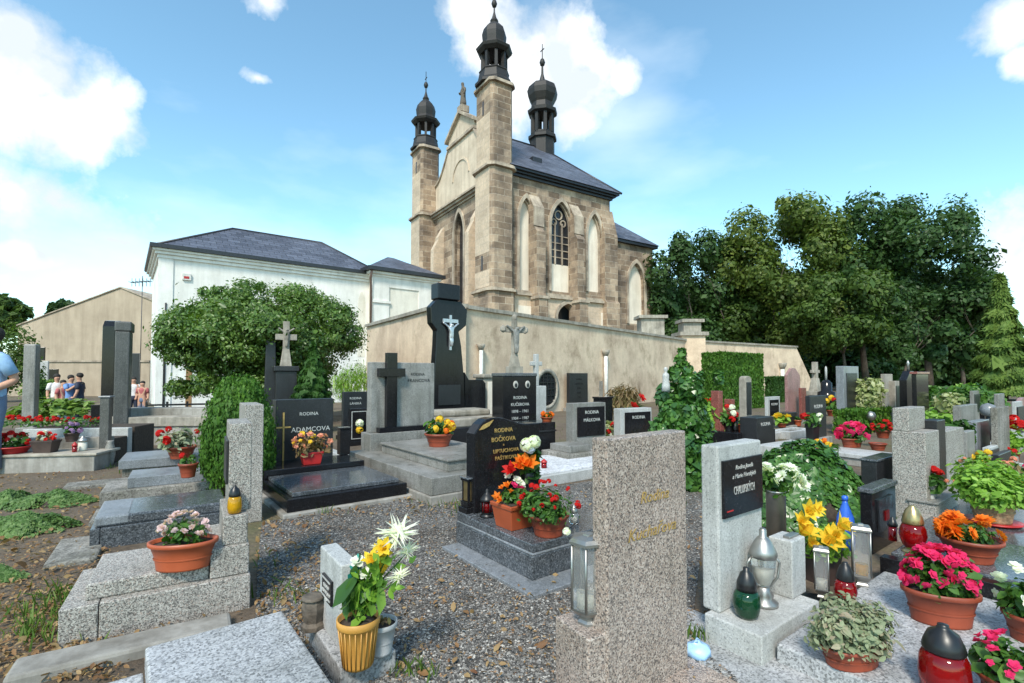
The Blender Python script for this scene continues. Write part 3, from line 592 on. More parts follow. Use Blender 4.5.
    for i,bb in enumerate(bays):
        xa,xb,zi,zs,za_=bb
        q=MB(); q.box(xa-.1,yo+.28,zi-.1,xb+.1,yo+.5,(za_+.1) if i!=1 else zi+(za_-zi)*.31); q.build('infill_panel',MT['infill'],root)
        hood(xa+.004,xb-.004,zi,zs,za_-.02,yo+.1,yo+.28,-.07).build('inner_moulding',MT['trim'],root)
        hood(xa,xb,zi,zs,za_,yo-.12,yo+.05,.2).build('window_surround',MT['trim'],root)
    xa,xb,zi,zs,za_=bays[1]; zi2=zi+(za_-zi)*.31
    q=MB(); q.box(xa-.1,yo+.34,zi2+.002,xb+.1,yo+.48,za_); win=q.build('window',MT['glassd'],root)
    q=MB(); w=xb-xa
    for k in (1/3,2/3): q.box(xa+w*k-.05,yo+.25,zi2,xa+w*k+.05,yo+.335,zs+.4)
    for k in range(1,5): q.box(xa,yo+.28,zi2+(zs-zi2)*k/5-.03,xb,yo+.32,zi2+(zs-zi2)*k/5+.03)
    for (cx,cz,r) in ((xa+w*.5,zs+.95,.34),(xa+w*.28,zs+.42,.25),(xa+w*.72,zs+.42,.25)):
        for i in range(12):
            a,b=2*math.pi*i/12,2*math.pi*(i+1)/12
            q.prism([(cx+r*math.cos(a),cz+r*math.sin(a)),(cx+r*math.cos(b),cz+r*math.sin(b)),(cx+(r-.08)*math.cos(b),cz+(r-.08)*math.sin(b)),(cx+(r-.08)*math.cos(a),cz+(r-.08)*math.sin(a))],yo+.26,yo+.338)
    q.build('tracery',MT['trim'],win)
    q=MB(); q.box(x0,yo-.34,zl-.05,x1+.1,yo+.1,zl+.12); q.box(x0,yo-.2,zl+.12,x1,yo+.1,zl+.28); q.build('string_course',MT['trim'],root)
    for pa,pb,top in ((536,546,192),(577,588,202)):
        xa=X(pa,yo-.7); xb=xa+.72; zt_=Z(top,xa,yo-.4); b=MB()
        b.prism([(yo+.1,-1),(yo-1.05,-1),(yo-1.05,zl-.3),(yo-.8,zl+.1),(yo-.8,zt_-2.6),(yo-.5,zt_-2.2),(yo-.5,zt_-1.0),(yo-.3,zt_-.7),(yo+.1,zt_)],xa,xb,'x'); b.build('buttress',MT['sand'],root); b=MB(); b.prism([(yo-.52,zt_-2.2),(yo-.52,zt_-1.0),(yo-.32,zt_-.7),(yo+.1,zt_+.02),(yo+.1,zt_+.12),(yo-.36,zt_-.62),(yo-.58,zt_-.95),(yo-.58,zt_-2.2)],xa-.05,xb+.05,'x'); b.build('buttress_coping',MT['trim'],root)
        c=MB(); c.box(xa-.08,yo-1.14,zl-.28,xb+.08,yo-.2,zl-.1); c.build('buttress_band',MT['trim'],root)
    b=MB(); b.prism([(yo+.5,-1),(yo-.6,-1),(yo-.6,zl),(yo-.42,zl+.2),(yo-.42,ze-3.0),(yo+.1,ze-1.0),(yo+.5,ze-1.0)],x1-.9,x1+.35,'x'); b.build('corner_buttress',MT['sand'],root)
    yb=L+tv-.55
    q=MB(); q.box(x1-.7,yo+.752,-1,x1,yb,ze); q.box(x0,yb,-1,x1,yb+.7,ze); q.build('rear_wall',MT['sand'],root)
    q=MB()
    for g,z,t in ((.15,ze-.25,.16),(.32,ze-.08,.12),(.5,ze+.05,.14)): q.box(x0,yo-g,z,x1+g,yb+g+.7,z+t)
    q.build('cornice',MT['gutter'],root)
    zr=ze+5.7; ym=(yo+yb+.7)/2; g=.6; xr=X(545,ym); z0=ze+.2
    q=MB(); a=[(x0-.3,yo-g,z0),(x1+g,yo-g,z0),(x1+g,yb+.7+g,z0),(x0-.3,yb+.7+g,z0),(x0-.3,ym,zr),(xr,ym,zr)]
    q.add(a,[(0,1,5,4),(1,2,5),(2,3,4,5),(3,0,4),(0,3,2,1)]); rf=q.build('roof',MT['slate'],root)
    q=MB(); q.tube([a[1],a[5]],.09,6); q.tube([a[4],a[5]],.1,6); q.tube([a[2],a[5]],.09,6); q.build('ridge',MT['gutter'],rf)
    q=MB(); tx=(a[0][0]*.62+a[1][0]*.38); k=.32; yy=yo-g+(ym-yo+g)*k; zz=z0+(zr-z0)*k
    q.box(-.4,-.05,-.15,.4,.7,.3,Matrix.Translation((tx,yy,zz))); q.build('dormer',MT['gutter'],rf)
    # ridge turret
    mx=Matrix.Translation((xr-.2,ym,zr))@Matrix.Diagonal((1,1,1.2,1)); q=MB(); r=1.02
    q.lathe([(r,-1.6),(r,.55),(r*1.18,.6),(r*1.18,.8),(r*.95,.95),(r*.95,1.05)],8,mx,smooth=False,rot=.5)
    for k in range(8): q.box(-.13,-.13,1.0,.13,.13,2.35,mx@Matrix.Rotation(2*math.pi*(k+.5)/8,4,'Z')@Matrix.Translation((r*.82,0,0)))
    q.lathe([(r*.95,2.3),(r*1.2,2.4),(r*1.24,2.6),(r*.95,2.75),(r*.9,3.1),(r*1.0,3.25),(r*1.2,3.6),(r*1.27,3.95),(r*1.12,4.3),(r*1.0,4.4),(r*.6,4.55),(r*.3,4.7),(r*.22,4.9),(.1,5.3),(.08,5.9)],8,mx,smooth=False,rot=.5)
    q.lathe([(.02,5.8),(.18,5.9),(.24,6.1),(.16,6.3),(.04,6.4),(.03,7.4)],10,mx); q.box(-.02,-.25,6.95,.02,.25,7.02,mx)
    q.build('ridge_turret',MT['darkcap'],root)
    # lower chancel
    yc=1.9; xa=x1+.36; xb=X(654,yc); zc2=Z(248,xb,yc); yd=yb-1.0
    xm0,xm1=X(629,yc),X(645,yc); xmid=(xm0+xm1)/2
    ar=(xm0,xm1,Z(324,xmid,yc),Z(284,xmid,yc),Z(263,xmid,yc))
    arched_wall(xa,xb,-1,zc2,[ar],yc,yc+.7).build('chancel_wall',MT['sand'],root)
    q=MB(); q.box(xa,yc+.702,-1,xb,yd,zc2-.05); q.build('chancel_rear',MT['sand'],root)
    q=MB(); q.box(ar[0]-.1,yc+.3,ar[2]-.2,ar[1]+.1,yc+.36,ar[4]+.1); q.build('infill_panel',MT['infill'],root)
    hood(*ar,yc-.1,yc+.1,.2).build('window_surround',MT['trim'],root)
    q=MB(); q.box(xa,yc-.3,zc2-.1,xb+.3,yd+.3,zc2+.12); q.build('cornice',MT['gutter'],root)
    q=MB(); zr2=Z(194,xa,(yc+yd)/2); yy=(yc+yd)/2; g=.4; q.add([(xa-.3,yc-g,zc2+.12),(xb+g,yc-g,zc2+.12),(xb+g,yd+g,zc2+.12),(xa-.3,yd+g,zc2+.12),(xa-.3,yy,zr2),(xa+.2,yy,zr2)],[(0,1,5,4),(1,2,5),(2,3,4,5),(3,0,4),(0,3,2,1)]); q.build('chancel_roof',MT['slate'],root)
    q=MB(); q.tube([(xa+.3,yy,zr2-.1),(xa+.3,yy,zr2+.5)],.05,6); q.lathe([(.02,.45),(.1,.52),(.1,.62),(.02,.7)],8,Matrix.Translation((xa+.3,yy,zr2))); q.build('finial',MT['darkcap'],root)
church()
# ================================================================== white house with slate roof
def white_house():
    P=atY(157,375,24.0); P.z=-.8; u,v=UV(52)
    root=T('white_house','long white rendered house with dark hipped slate roof beside the church','house',P,52)
    Lx=along(P,u,374); Ly=7.0; ze=ht(P,249)-P.z
    MB().box(0,0,0,Lx,Ly,ze).build('wall',MT['white'],root)
    MB().box(-.05,-.05,0,.55,.3,ze-.3).build('pilaster',MT['white'],root)
    q=MB(); 
    for g,z,t in ((.1,ze-.42,.16),(.2,ze-.25,.14),(.3,ze-.1,.1)): q.box(-g,-g,z,Lx,Ly+g,z+t)
    q.build('cornice',MT['white'],root)
    q=MB(); g=.42; q.box(-g,-g,ze+.01,Lx,-g+.22,ze+.2); q.box(-g,-g+.22,ze+.01,-g+.22,Ly,ze+.2); q.build('gutter',MT['gutter'],root)
    zr=ht(P+u*3.5+v*3.4,228)-P.z; z0=ze+.04; a=[(-.38,-.38,z0),(Lx+.5,-.38,z0),(Lx+.5,Ly+.4,z0),(-.38,Ly+.4,z0),(3.6,Ly/2,zr),(Lx-2.2,Ly/2,zr)]
    q=MB(); q.add(a,[(0,1,5,4),(1,2,5),(2,3,4,5),(3,0,4),(0,3,2,1)]); rf=q.build('roof',MT['slate'],root)
    q=MB(); q.tube([a[0],a[4],a[5],a[1]],.07,6); q.build('ridge',MT['gutter'],rf)
    # alarm box, arch recess, drainpipe
    xa=along(P-v*.02,u,183.5); q=MB(); za=ht(P+u*xa,277)-P.z; q.box(xa-.18,-.09,za-.16,xa+.18,0.01,za+.16); al=q.build('alarm_box',MT['palepipe'],root); q=MB(); q.box(xa-.12,-.1,za-.1,xa+.1,-.085,za+.02); q.build('alarm_face',MT['redplas'],al)
    x1=along(P,u,357); x2=along(P,u,364); z1=ht(P+u*x1,296)-P.z
    q=MB(); A=arch(x1,x2,z1-.5,z1+.3); q.prism([(x1,3)]+A+[(x2,3)],-.02,.01); q.build('arch_recess',MT['cream'],root)
    # annex
    ax0=along(P-v*.7,u,372); ax1=along(P-v*.7,u,434.5); Q=P+u*ax0-v*.7; az=ht(Q,271)-P.z
    MB().box(ax0,-.7,0,ax1,5,az).build('annex_wall',MT['cream'],root)
    q=MB(); q.box(ax0-.04,-.78,0,ax0+1.0,-.5,az-.3); q.box(ax0-.1,-.86,az-1.9,ax0+1.06,-.5,az-1.75); q.box(ax1-1.2,-.76,0,ax1+.02,-.5,az-.2); q.box(ax0+1.0,-.76,az-.9,ax1-1.2,-.5,az-.2); q.build('annex_pilaster',MT['white'],root)
    q=MB(); 
    for g,z,t in ((.15,az-.3,.14),(.3,az-.16,.14)): q.box(ax0-g,-.7-g,z,ax1+g,5+g,z+t)
    q.build('annex_cornice',MT['white'],root)
    q=MB(); q.box(ax0-.5,-1.2,az,ax1+.5,5.4,az+.22); q.build('annex_gutter',MT['gutter'],root)
    q=MB(); zz=az+.2; xm=along(P+v*2,u,387); q.add([(ax0-.45,-1.15,zz),(ax1+.45,-1.15,zz),(ax1+.45,5.3,zz),(ax0-.45,5.3,zz),(xm,2.1,ht(P+u*xm+v*2.1,257)-P.z),(xm+.4,2.1,ht(P+u*xm+v*2.1,257)-P.z)],[(0,1,5,4),(1,2,5),(2,3,4,5),(3,0,4),(0,3,2,1)]); q.build('annex_roof',MT['slate'],root)
    q=MB(); q.tube([(ax0-.25,-1.1,az),(ax0-.25,-.9,az-.5),(ax0-.2,-.85,az-1.1),(ax0-.2,-.85,0)],.075,8); q.build('drainpipe',MT['pipe'],root)
    x=along(P,u,163); q=MB(); q.tube([(x,-.08,0),(x,-.08,ze-2.6)],.035,6); q.build('lightning_conductor',MT['gutter'],root)
white_house()
def aerial():
    P=atY(140,375,38); P.z=0; b=ht(P,300)
    r=T('tv_aerial','thin tv aerial on a mast between the beige gable and the white house','aerial',(P.x,P.y,gz(P.x,P.y)))
    z=ht(P,276); q=MB(); q.tube([(0,0,0),(0,0,z+.5)],.025,6); q.build('mast',MT['gutter'],r)
    q=MB(); q.tube([(-.9,0,z),(.7,0,z+.1)],.03,5)
    for i in range(6): q.tube([(-.8+i*.28,-.35,z+.02*i),(-.8+i*.28,.35,z+.02*i)],.02,4); q.tube([(-.8+i*.28,0,z-.3),(-.8+i*.28,0,z+.32)],.018,4)
    q.build('antenna',MT['gutter'],r)
aerial()
def gable_house():
    Y=46.0; a=atY(18,326,Y); b=atY(121,288,Y); c=atY(222,330,Y)
    r=T('beige_house','plain beige house with a broad windowless gable end at far left','house',(b.x,Y,-.5))
    q=MB(); q.prism([(a.x-b.x,0),(c.x-b.x,0),(c.x-b.x,c.z+.5),(0,b.z+.5),(a.x-b.x,a.z+.5)],0,16,'y'); q.build('wall',MT['gable'],r)
    q=MB(); 
    for p,s in ((a,-1),(c,1)):
        dx=p.x-b.x; ex=dx*1.04; ez=b.z+.5+(p.z-b.z)*1.04
        q.prism([(0,b.z+.52),(ex,ez+.02),(ex,ez+.12),(0,b.z+.62)],-.12,16.2,'y')
    q.build('roof',MT['trim'],r)
    # boundary wall of bare brick in front of it
    p0=atY(-20,362,38); p1=atY(150,360,38)
    w=T('brick_wall','old brown brick wall below the beige gable house','wall',(p0.x,38,-.5)); q=MB(); q.box(0,0,0,p1.x-p0.x,.4,p0.z+.5); q.build('wall_face',MT['gable'],w)
    q=MB(); q.box(0,-.1,p0.z+.5,p1.x-p0.x,.5,p0.z+.62); q.build('coping',MT['trim'],w)
gable_house()
# ================================================================== churchyard wall
def yard_wall():
    C=atY(447,306,11.6); hw=C.z; C.z=0; v=UV(57)[1]
    k=(hw-H)
    Ly=along(C,v,366)
    # first length to the pier at 692, then beyond to 797
    Y1=k/((H-0)*0+1)*1
    def pt(px,py): # point of the wall top of height hw on this pixel
        p=at(px,py,hw); p.z=0; return p
    P1=pt(690,341.5); P2=pt(797,347.5)
    root=T('churchyard_wall','high stained beige rendered wall in front of the church','wall',C)
    def seg(A,B,t,name,mat,z0,z1,g=0):
        d=(B-A).normalized(); nrm=Vector((-d.y,d.x,0))*-1
        if nrm.dot(Vector((0,1,0)))<0: nrm=-nrm
        q=MB(); a,b=A-C,B-C
        pts=[a-nrm*g,b-nrm*g,b+nrm*(t+g),a+nrm*(t+g)]; q.prism([(p.x,p.y) for p in pts],z0,z1,'z'); return q.build(name,MT[mat],root)
    A=C+v*Ly
    seg(C,P1,.5,'wall_face',"wall",-.3,hw); seg(P1,P2,.5,'wall_face','wall',-.3,hw)
    d=v; q=MB(); n_=UV(57)[0]; pts=[Vector((0,0,0))+n_*0,v*Ly,v*Ly+n_*.5,n_*.5]
    q.prism([(p.x,p.y) for p in pts],-.3,hw,'z'); q.build('wall_face',MT['wall'],root)
    seg(C,P1,.5,'coping','stone',hw,hw+.09,.07); seg(P1,P2,.5,'coping','stone',hw,hw+.09,.07)
    q=MB(); pts=[-n_*.07,v*Ly-n_*.07,v*Ly+n_*.57,n_*.57]; q.prism([(p.x,p.y) for p in pts],hw+.002,hw+.092,'z'); q.build('coping',MT['stone'],root)
    # pier
    p=P1-C; w=.55; s=(P1.y/11.6); q=MB(); q.box(p.x-w,p.y-.5,-.3,p.x+w,p.y+.6,hw+.25); q.build('pier',MT['wall'],root)
    q=MB(); q.box(p.x-w-.12,p.y-.62,hw+.25,p.x+w+.12,p.y+.72,hw+.42); q.box(p.x-w*.75,p.y-.35,hw+.42,p.x+w*.75,p.y+.45,ht(P1,323)); q.box(p.x-w*.95,p.y-.5,ht(P1,323),p.x+w*.95,p.y+.6,ht(P1,321)+.05); q.build('pier_cap',MT['stone'],root)
    # smaller piers on the church side at 650
    Q=pt(650,337); Q=Q+Vector((.3,.9,0)); p=Q-C; q=MB(); q.box(p.x-.5,p.y-.3,hw-.4,p.x+.5,p.y+.5,ht(Q,319)); q.box(p.x-.62,p.y-.42,ht(Q,319),p.x+.62,p.y+.62,ht(Q,316)); q.build('parapet_block',MT['stone'],root)
    # sloping stub at the far end
    e=P2-C; dd=(P2-P1).normalized(); q=MB(); nn=Vector((-dd.y,dd.x,0)); 
    q.add([tuple(e),tuple(e+dd*1.6),tuple(e+dd*1.6+nn*.5),tuple(e+nn*.5),tuple(e+Vector((0,0,hw-.1))),tuple(e+dd*1.6+Vector((0,0,.7))),tuple(e+dd*1.6+nn*.5+Vector((0,0,.7))),tuple(e+nn*.5+Vector((0,0,hw-.1)))],[(0,3,2,1),(4,5,6,7),(0,1,5,4),(1,2,6,5),(2,3,7,6),(3,0,4,7)]); q.build('sloping_end',MT['wall'],root)
    # round niche: a moulded ring with a dark grille
    d1=(P1-C).normalized(); nin=Vector((d1.y,-d1.x,0)); tN=along(C,d1,546); N=C+d1*tN+nin*.02; z=ht(N,389)
    ang=math.atan2(d1.y,d1.x); mx=Matrix.Translation(N-C+Vector((0,0,z)))@Matrix.Rotation(ang,4,'Z')@Matrix.Rotation(R(90),4,'X')
    q=MB(); rr=.60; q.lathe([(rr,-.02),(rr,.05),(rr*.82,.05),(rr*.82,-.02)],24,mx,cap=False); q.build('round_window_frame',MT['stone'],root)
    q=MB(); q.lathe([(rr*.83,-.01),(rr*.83,.006)],24,mx); rw=q.build('round_window',MT['glassd'],root)
    q=MB()
    for i in range(-2,3): q.box(i*.19-.014,-.44,.01,i*.19+.014,.44,.03,mx); q.box(-.44,i*.19-.014,.012,.44,i*.19+.014,.028,mx)
    q.build('grille',MT['iron'],rw)
    # drain pipes out of the wall
    for px,y0,y1,lab in ((478,344,386,'pale drain pipe on the church wall right of the tall black monument'),(603.5,350,404,'pale drain pipe on the wall right of the flat black headstone'),(781,363,379,'short pale drain pipe on the wall between hedge and rose headstone')):
        B,dv=(C,d1) if px<690 else (P1,(P2-P1).normalized()); nn_=Vector((dv.y,-dv.x,0)); q0=B+dv*along(B,dv,px)+nn_*.1; q0.z=0
        r=T('drain_pipe',lab,'drain pipe',(q0.x,q0.y,0),group='pale drain pipes on the church wall')
        za,zb=ht(q0,y1),ht(q0,y0); w=q0.y*2/F; q=MB(); q.tube([(0,0,0),(0,0,zb-w*2)],w,10); q.build('pipe',MT['palepipe'],r)
        q=MB(); q.lathe([(w*1.1,zb-w*3),(w*1.9,zb-w*1.2),(w*2.1,zb),(w*1.6,zb)],10); q.build('hopper',MT['stone'],r)
    return C,d1,P1,P2,hw
WALL=yard_wall()
# ================================================================== trees and big shrubs
def trunk_from(root,h,r,d=2,name='trunk',lean=0):
    mb=MB(); tips=[]; tube_tree(mb,(0,0,-.1),(lean,0,1),r,h,d,tips); mb.build(name,MT['bark'],root); return tips
def gaps(A,N,s,k=.45):
    q=np.sin(A[:,0]*s+1.3)*np.sin(A[:,1]*s*.9+.4)+np.sin(A[:,2]*s*1.2+A[:,0]*s*.5)*.7; m=(q+rng.normal(size=len(A))*.5)>-k; return A[m],N[m]
def bigtree(label,px,Y,ytop,ybot,wpx,mat,nb,n,dy=0,size=.27,group='old broad-leaved trees behind the churchyard wall',name='broadleaf_tree'):
    P=atY(px,375,Y); P.z=0; m=Y/F; zt=ht(P,ytop); zb=max(.6,ht(P,ybot)); w=wpx*m/2*1.13
    root=T(name,label,'tree',P,group=group)
    trunk_from(root,zt*.30,.035*zt*.5,3)
    bl=[]; cz=(zt+zb)/2; hz=(zt-zb)/2
    for i in range(nb):
        d=rng.normal(size=3); d/=np.linalg.norm(d); d*=rng.uniform(.35,1)**.5; r=rng.uniform(.2,.34)
        s=.98-r*.75; q_=rng.random()<.3; r=r*.6 if q_ else r; s=.97-r*.4 if q_ else s; k=1.0 if d[2]>-.2 else .85
        bl.append((d[0]*w*s*k,d[1]*w*s*k,cz+d[2]*hz*s,w*r*1.1,w*r*1.1,hz*r*.85))
    A,N=blobpts(bl,int(n*2.9),.35); A,N=gaps(A,N,1.7,.55); link('crown',leafmesh('crown',A,N,size,mat,'diamond',None,.35),root); return root
bigtree('dark broad tree nearest the church, low at the left end of the tree row',690,40,212,378,92,'treed',22,9500)
bigtree('middle-height green tree between the low dark tree and the yellowing tree',738,42,216,384,88,'tree',20,8500)
bigtree('yellowing tall tree left of the centre of the row',785,40,184,375,120,'treey',34,15000)
bigtree('tall deep green tree with open crown right of the yellowing tree',868,39,178,372,104,'treed',32,13500)
bigtree('tallest deep green tree at the right end of the row',930,38,177,366,118,'treed',34,14500)
bigtree('bushy green tree filling the gap left of the yellowing tree',722,44,258,388,70,'treed',18,8000)
bigtree('lower green tree below the tallest tree at the right end',962,36,262,384,76,'treed',18,7500)
bigtree('small round mid green tree in front of the two tall trees',842,34,262,372,92,'tree',20,8500,size=.25)
bigtree('small bushy tree in front of the tallest dark tree',905,33,282,380,80,'treed',18,7500,size=.25)
def wood():
    bl=[]
    for i in range(150):
        px=rng.uniform(655,1010); Y=rng.uniform(47,58); p=atY(px,(rng.uniform(285,387) if i<95 else rng.uniform(335,388)),Y); bl.append((p.x,p.y,max(1.2,p.z),2.3,2.0,1.9))
    A,N=blobpts(bl,70000,.3); tag(stuff(link('far_wood',leafmesh('far_wood',A,N,.5,'treed','diamond'))),'dark mass of trees and undergrowth far behind the tree row','wood')
wood()
def shrub(name,label,px,py,wpx,hpx,mat,n,size,kind='leaf',z0=0,cat='shrub',group=None,up=None,bl=None,stem=True,inner=.4,dep=1.0):
    P=at(px,py,z0); m=P.y/F; root=T(name,label,cat,P,group=group); w,h=wpx*m/2,hpx*m
    if bl is None:
        bl=[(0,0,h*.5,w*.8,w*.8*dep,h*.46)]
        for i in range(9):
            a=rng.uniform(0,6.28); e=rng.uniform(-.4,1); bl.append((math.cos(a)*w*.55,math.sin(a)*w*.55*dep,h*.5+e*h*.3,w*.42,w*.42*dep,h*.24))
    else: bl=[(a*w,b*w,c*h,d*w,d*w*dep,e*h) for a,b,c,d,e in bl]
    A,N=blobpts(bl,n,inner); A[:,2]=np.maximum(A[:,2],.01); link('foliage',leafmesh('foliage',A,N,size,mat,kind,up),root)
    if stem:
        q=MB()
        for i in range(5):
            a=i*1.26; q.tube([(0,0,-.02),(math.cos(a)*w*.2,math.sin(a)*w*.2,h*.3),(math.cos(a)*w*.45,math.sin(a)*w*.45,h*.7)],[.02*h,.014*h,.006*h],5)
        q.build('stem',MT['bark'],root)
    return root
def globe():
    Y=12.0; c=atY(266,335,Y); m=Y/F; w=93*m; hz=51*m; P=Vector((c.x,c.y,gz(c.x,c.y))); root=T('globe_tree','round clipped broad-leaved tree in front of the white house','tree',P); c.z-=P.z
    bl=[(0,0,c.z,w*.9,w*.85,hz*.9),(0,0,c.z-hz*.15,w*.86,w*.8,hz*.8),(0,0,c.z,w*.6,w*.6,hz*.6)]
    for i in range(70):
        a=rng.uniform(0,6.28); e=math.asin(rng.uniform(-1,1)); r=rng.uniform(.15,.24)
        bl.append((math.cos(a)*math.cos(e)*w*.84,math.sin(a)*math.cos(e)*w*.78,c.z+math.sin(e)*hz*.84*(1 if e>0 else .9),w*r,w*r,hz*r*1.2))
    for i in range(26):
        a=rng.uniform(0,6.28); k=rng.uniform(.35,.85); bl.append((math.cos(a)*w*k,math.sin(a)*w*k*.9,c.z-hz*rng.uniform(.82,1.02),w*.15,w*.15,hz*rng.uniform(.12,.26)))
    for i in range(40):
        a=rng.uniform(0,6.28); e=math.asin(rng.uniform(-.3,1)); bl.append((math.cos(a)*math.cos(e)*w*.99,math.sin(a)*math.cos(e)*w*.9,c.z+math.sin(e)*hz*1.0,w*.05,w*.05,hz*.09))
    A,N=blobpts(bl,125000,.5); A,N=gaps(A,N,6.5,.6); link('crown',leafmesh('crown',A,N,.07,'glob','leaf',None,.3),root)
    trunk_from(root,c.z-hz*.6,.12,1); return root
globe()
def conifer(label,px,Y,ytop,ybot,wpx,mat='conif',name='conifer'):
    P=atY(px,375,Y); P.z=0; m=Y/F; zt=ht(P,ytop); zb=max(.05,ht(P,ybot)); w=wpx*m/2; root=T(name,label,'tree',P)
    n=26000; t=rng.random(n)**.75; a=rng.random(n)*6.28; lay=.8+.2*np.sin(t*46+np.sin(a*3)*1.2); br=.86+.14*np.sin(a*7+t*9)
    r=w*(t**.85)*lay*br*(1-.35*rng.random(n)**2); z=zt-(zt-zb)*t
    A=np.stack([r*np.cos(a),r*np.sin(a),z],1); N=np.stack([np.cos(a),np.sin(a),.7+0*a],1)+rng.normal(size=(n,3))*.35
    link('crown',leafmesh('crown',A,N,.3*w/1.4,mat,'spray',np.stack([np.cos(a),np.sin(a),-.5+0*a],1)),root)
    q=MB(); q.tube([(0,0,0),(0,0,zt*.5),(0,0,zt*.97)],[.12*w,.08*w,.01],7); q.build('trunk',MT['bark'],root)
conifer('light green conical conifer at the right edge of the cemetery',1003,22,276,394,62)
def hedge(label,px,py,pr,pl,t,mat,n,th=TH,name='clipped_hedge',size=.11):
    g=G(name,label,'hedge',px,py,0,th); x,y,z=g.X(pr),g.Y(pl),g.Z(t); A,N=boxpts(0,0,0,x,y,z,n,.07)
    link('foliage',leafmesh('foliage',A,N,size,mat,'spray',(0,0,1)),g.root); q=MB()
    for i in range(5): q.tube([(x*(i+.5)/5,y/2,0),(x*(i+.5)/5,y/2,z*.8)],.03,5)
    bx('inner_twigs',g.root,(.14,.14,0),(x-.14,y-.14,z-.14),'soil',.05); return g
class G:
    """a frame on the ground: u runs right-and-away, v left-and-away"""
    def __init__(s,name,label,cat,px,py,z0=0,th=TH,group=None,P=None):
        s.P=at(px,py,z0) if P is None else P; s.u,s.v=UV(th); s.z0=s.P.z; s.root=T(name,label,cat,s.P,th,group)
    def X(s,px,y=0,x=0): return x+along(s.P+s.u*x+s.v*y,s.u,px)
    def Y(s,px,x=0,y=0): return y+along(s.P+s.u*x+s.v*y,s.v,px)
    def Z(s,py,x=0,y=0): return ht(s.P+s.u*x+s.v*y,py)-s.z0
    def W(s,x,y,z): return s.P+s.u*x+s.v*y+Vector((0,0,z))
    def box(s,name,x0,y0,z0,x1,y1,z1,mat,bev=.006,parent=None): return bx(name,parent or s.root,(x0,y0,z0),(x1,y1,z1),mat,bev)
hedge('large square clipped thuja hedge in front of the church wall',724,411,764.5,702,352,'thuja',34000,size=.075)
hedge('small dark clipped hedge right of the large square hedge',774,403,789,765,377,'thujad',9000,size=.08)
hedge('low clipped box hedge behind the pink potted flowers',858,436,892,833,411,'thuja',6000,size=.07)
def thujabush():
    P=at(238,492); m=P.y/F; w=34*m; h=ht(P,379); root=T('thuja_bush','dense round-topped bright green thuja bush beside the granite headstone','shrub',P)
    bl=[(0,0,h*.45,w*.92,w*.92,h*.46),(0,0,h*.68,w*.72,w*.72,h*.31),(0,0,h*.22,w*.8,w*.8,h*.24)]
    for i in range(44):
        a=rng.uniform(0,6.28); z=rng.uniform(.12,.92); rr=w*.86*(1-max(0,z-.5)**2*3.6); bl.append((math.cos(a)*rr*.86,math.sin(a)*rr*.86,h*z,w*.24,w*.24,h*.11))
    A,N=blobpts(bl,70000,.74); N[:,2]*=.3; A[:,2]=np.maximum(A[:,2],.02)
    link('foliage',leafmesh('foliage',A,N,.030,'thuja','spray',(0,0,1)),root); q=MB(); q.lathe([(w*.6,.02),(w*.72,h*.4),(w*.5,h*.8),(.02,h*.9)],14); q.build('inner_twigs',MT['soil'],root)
thujabush()
conifer('small dark conifer behind the black headstone with a gilt cross',313,9.6,345,402,44,'thujad','dwarf_conifer')
shrub('fern_shrub','bright feathery shrub beside the left end of the church wall',351,408,48,46,'lime',2600,.13,'blade',up=(0,0,1))
shrub('tree_shrub','green treetop at the far left edge above the gable',2,402,70,78,'tree',5000,.17,'diamond',z0=-.5)
def fartree(label,px,Y,yt,yb,w,mat): bigtree(label,px,Y,yt,yb,w,mat,34,5000,group='trees far behind the beige gable',size=.5)
fartree('pale green tree at the far left edge beyond the beige gable',4,62,290,338,40,'tree')
fartree('small dark tree top just beyond the gable slope',60,66,296,345,22,'treed')
# ivy and ground cover
def mound(name,label,px,py,wpx,dm,hpx,mat,n,size,kind='ivy',cat='ground cover',z0=0,group=None):
    P=at(px,py,z0); m=P.y/F; w=wpx*m/2; h=hpx*m; root=T(name,label,cat,P,group=group)
    x=rng.uniform(-1,1,n*2); y=rng.uniform(-1,1,n*2); k=(x*x+y*y)<1; x,y=x[k],y[k]; th_=np.arctan2(y,x); r2=(x*x+y*y)/(.74+.16*np.sin(3*th_+px)+.1*np.sin(7*th_+py))**2; k=(r2<1)|((rng.random(len(x))<.18)&(r2<1.5)); x,y,r2=x[k],y[k],r2[k]
    bmp=.16*np.sin(x*5+1)*np.cos(y*4)+.12*np.sin(x*11+y*9)
    z=h*np.clip((1-np.minimum(r2,1)**1.6)*(.92+bmp),0.02,None)*(1-.22*rng.random(len(x))**2)+.012
    A=np.stack([x*w,y*dm,z],1); N=np.stack([x*.9*h/w*2,y*.9*h/dm*2-.35,.75+0*x],1)+rng.normal(size=(len(x),3))*.35
    link('foliage',leafmesh('foliage',A,N,size,mat,kind,None,.3),root)
    q=MB(); q.lathe([(.62,0),(.55,h*.2),(.42,h*.5),(.2,h*.7),(.02,h*.75)],20,Matrix.Diagonal((w,dm,1,1))); q.build('soil_bed',MT['soil'],root); return root
mound('ivy_bed','thick mound of dark ivy behind the tall pale headstone',800,512,180,.62,58,'ivy',8500,.043)
mound('ground_cover_bed','grey-green creeping plants on the soil at far left',18,531,120,.22,14,'ivyg',4600,.024)
mound('ground_cover_bed','grey-green creeping patch left of the flat concrete slabs',52,503,84,.3,9,'ivyg',3600,.024)
mound('ground_cover_bed','low creeping plants at the left edge beside fallen leaves',-30,580,110,.16,12,'ivyg',2600,.022)
mound('ground_cover_bed','small creeping patch at the very left edge beside the stone ledge grave',4,502,50,.2,9,'ivyg',1800,.022)
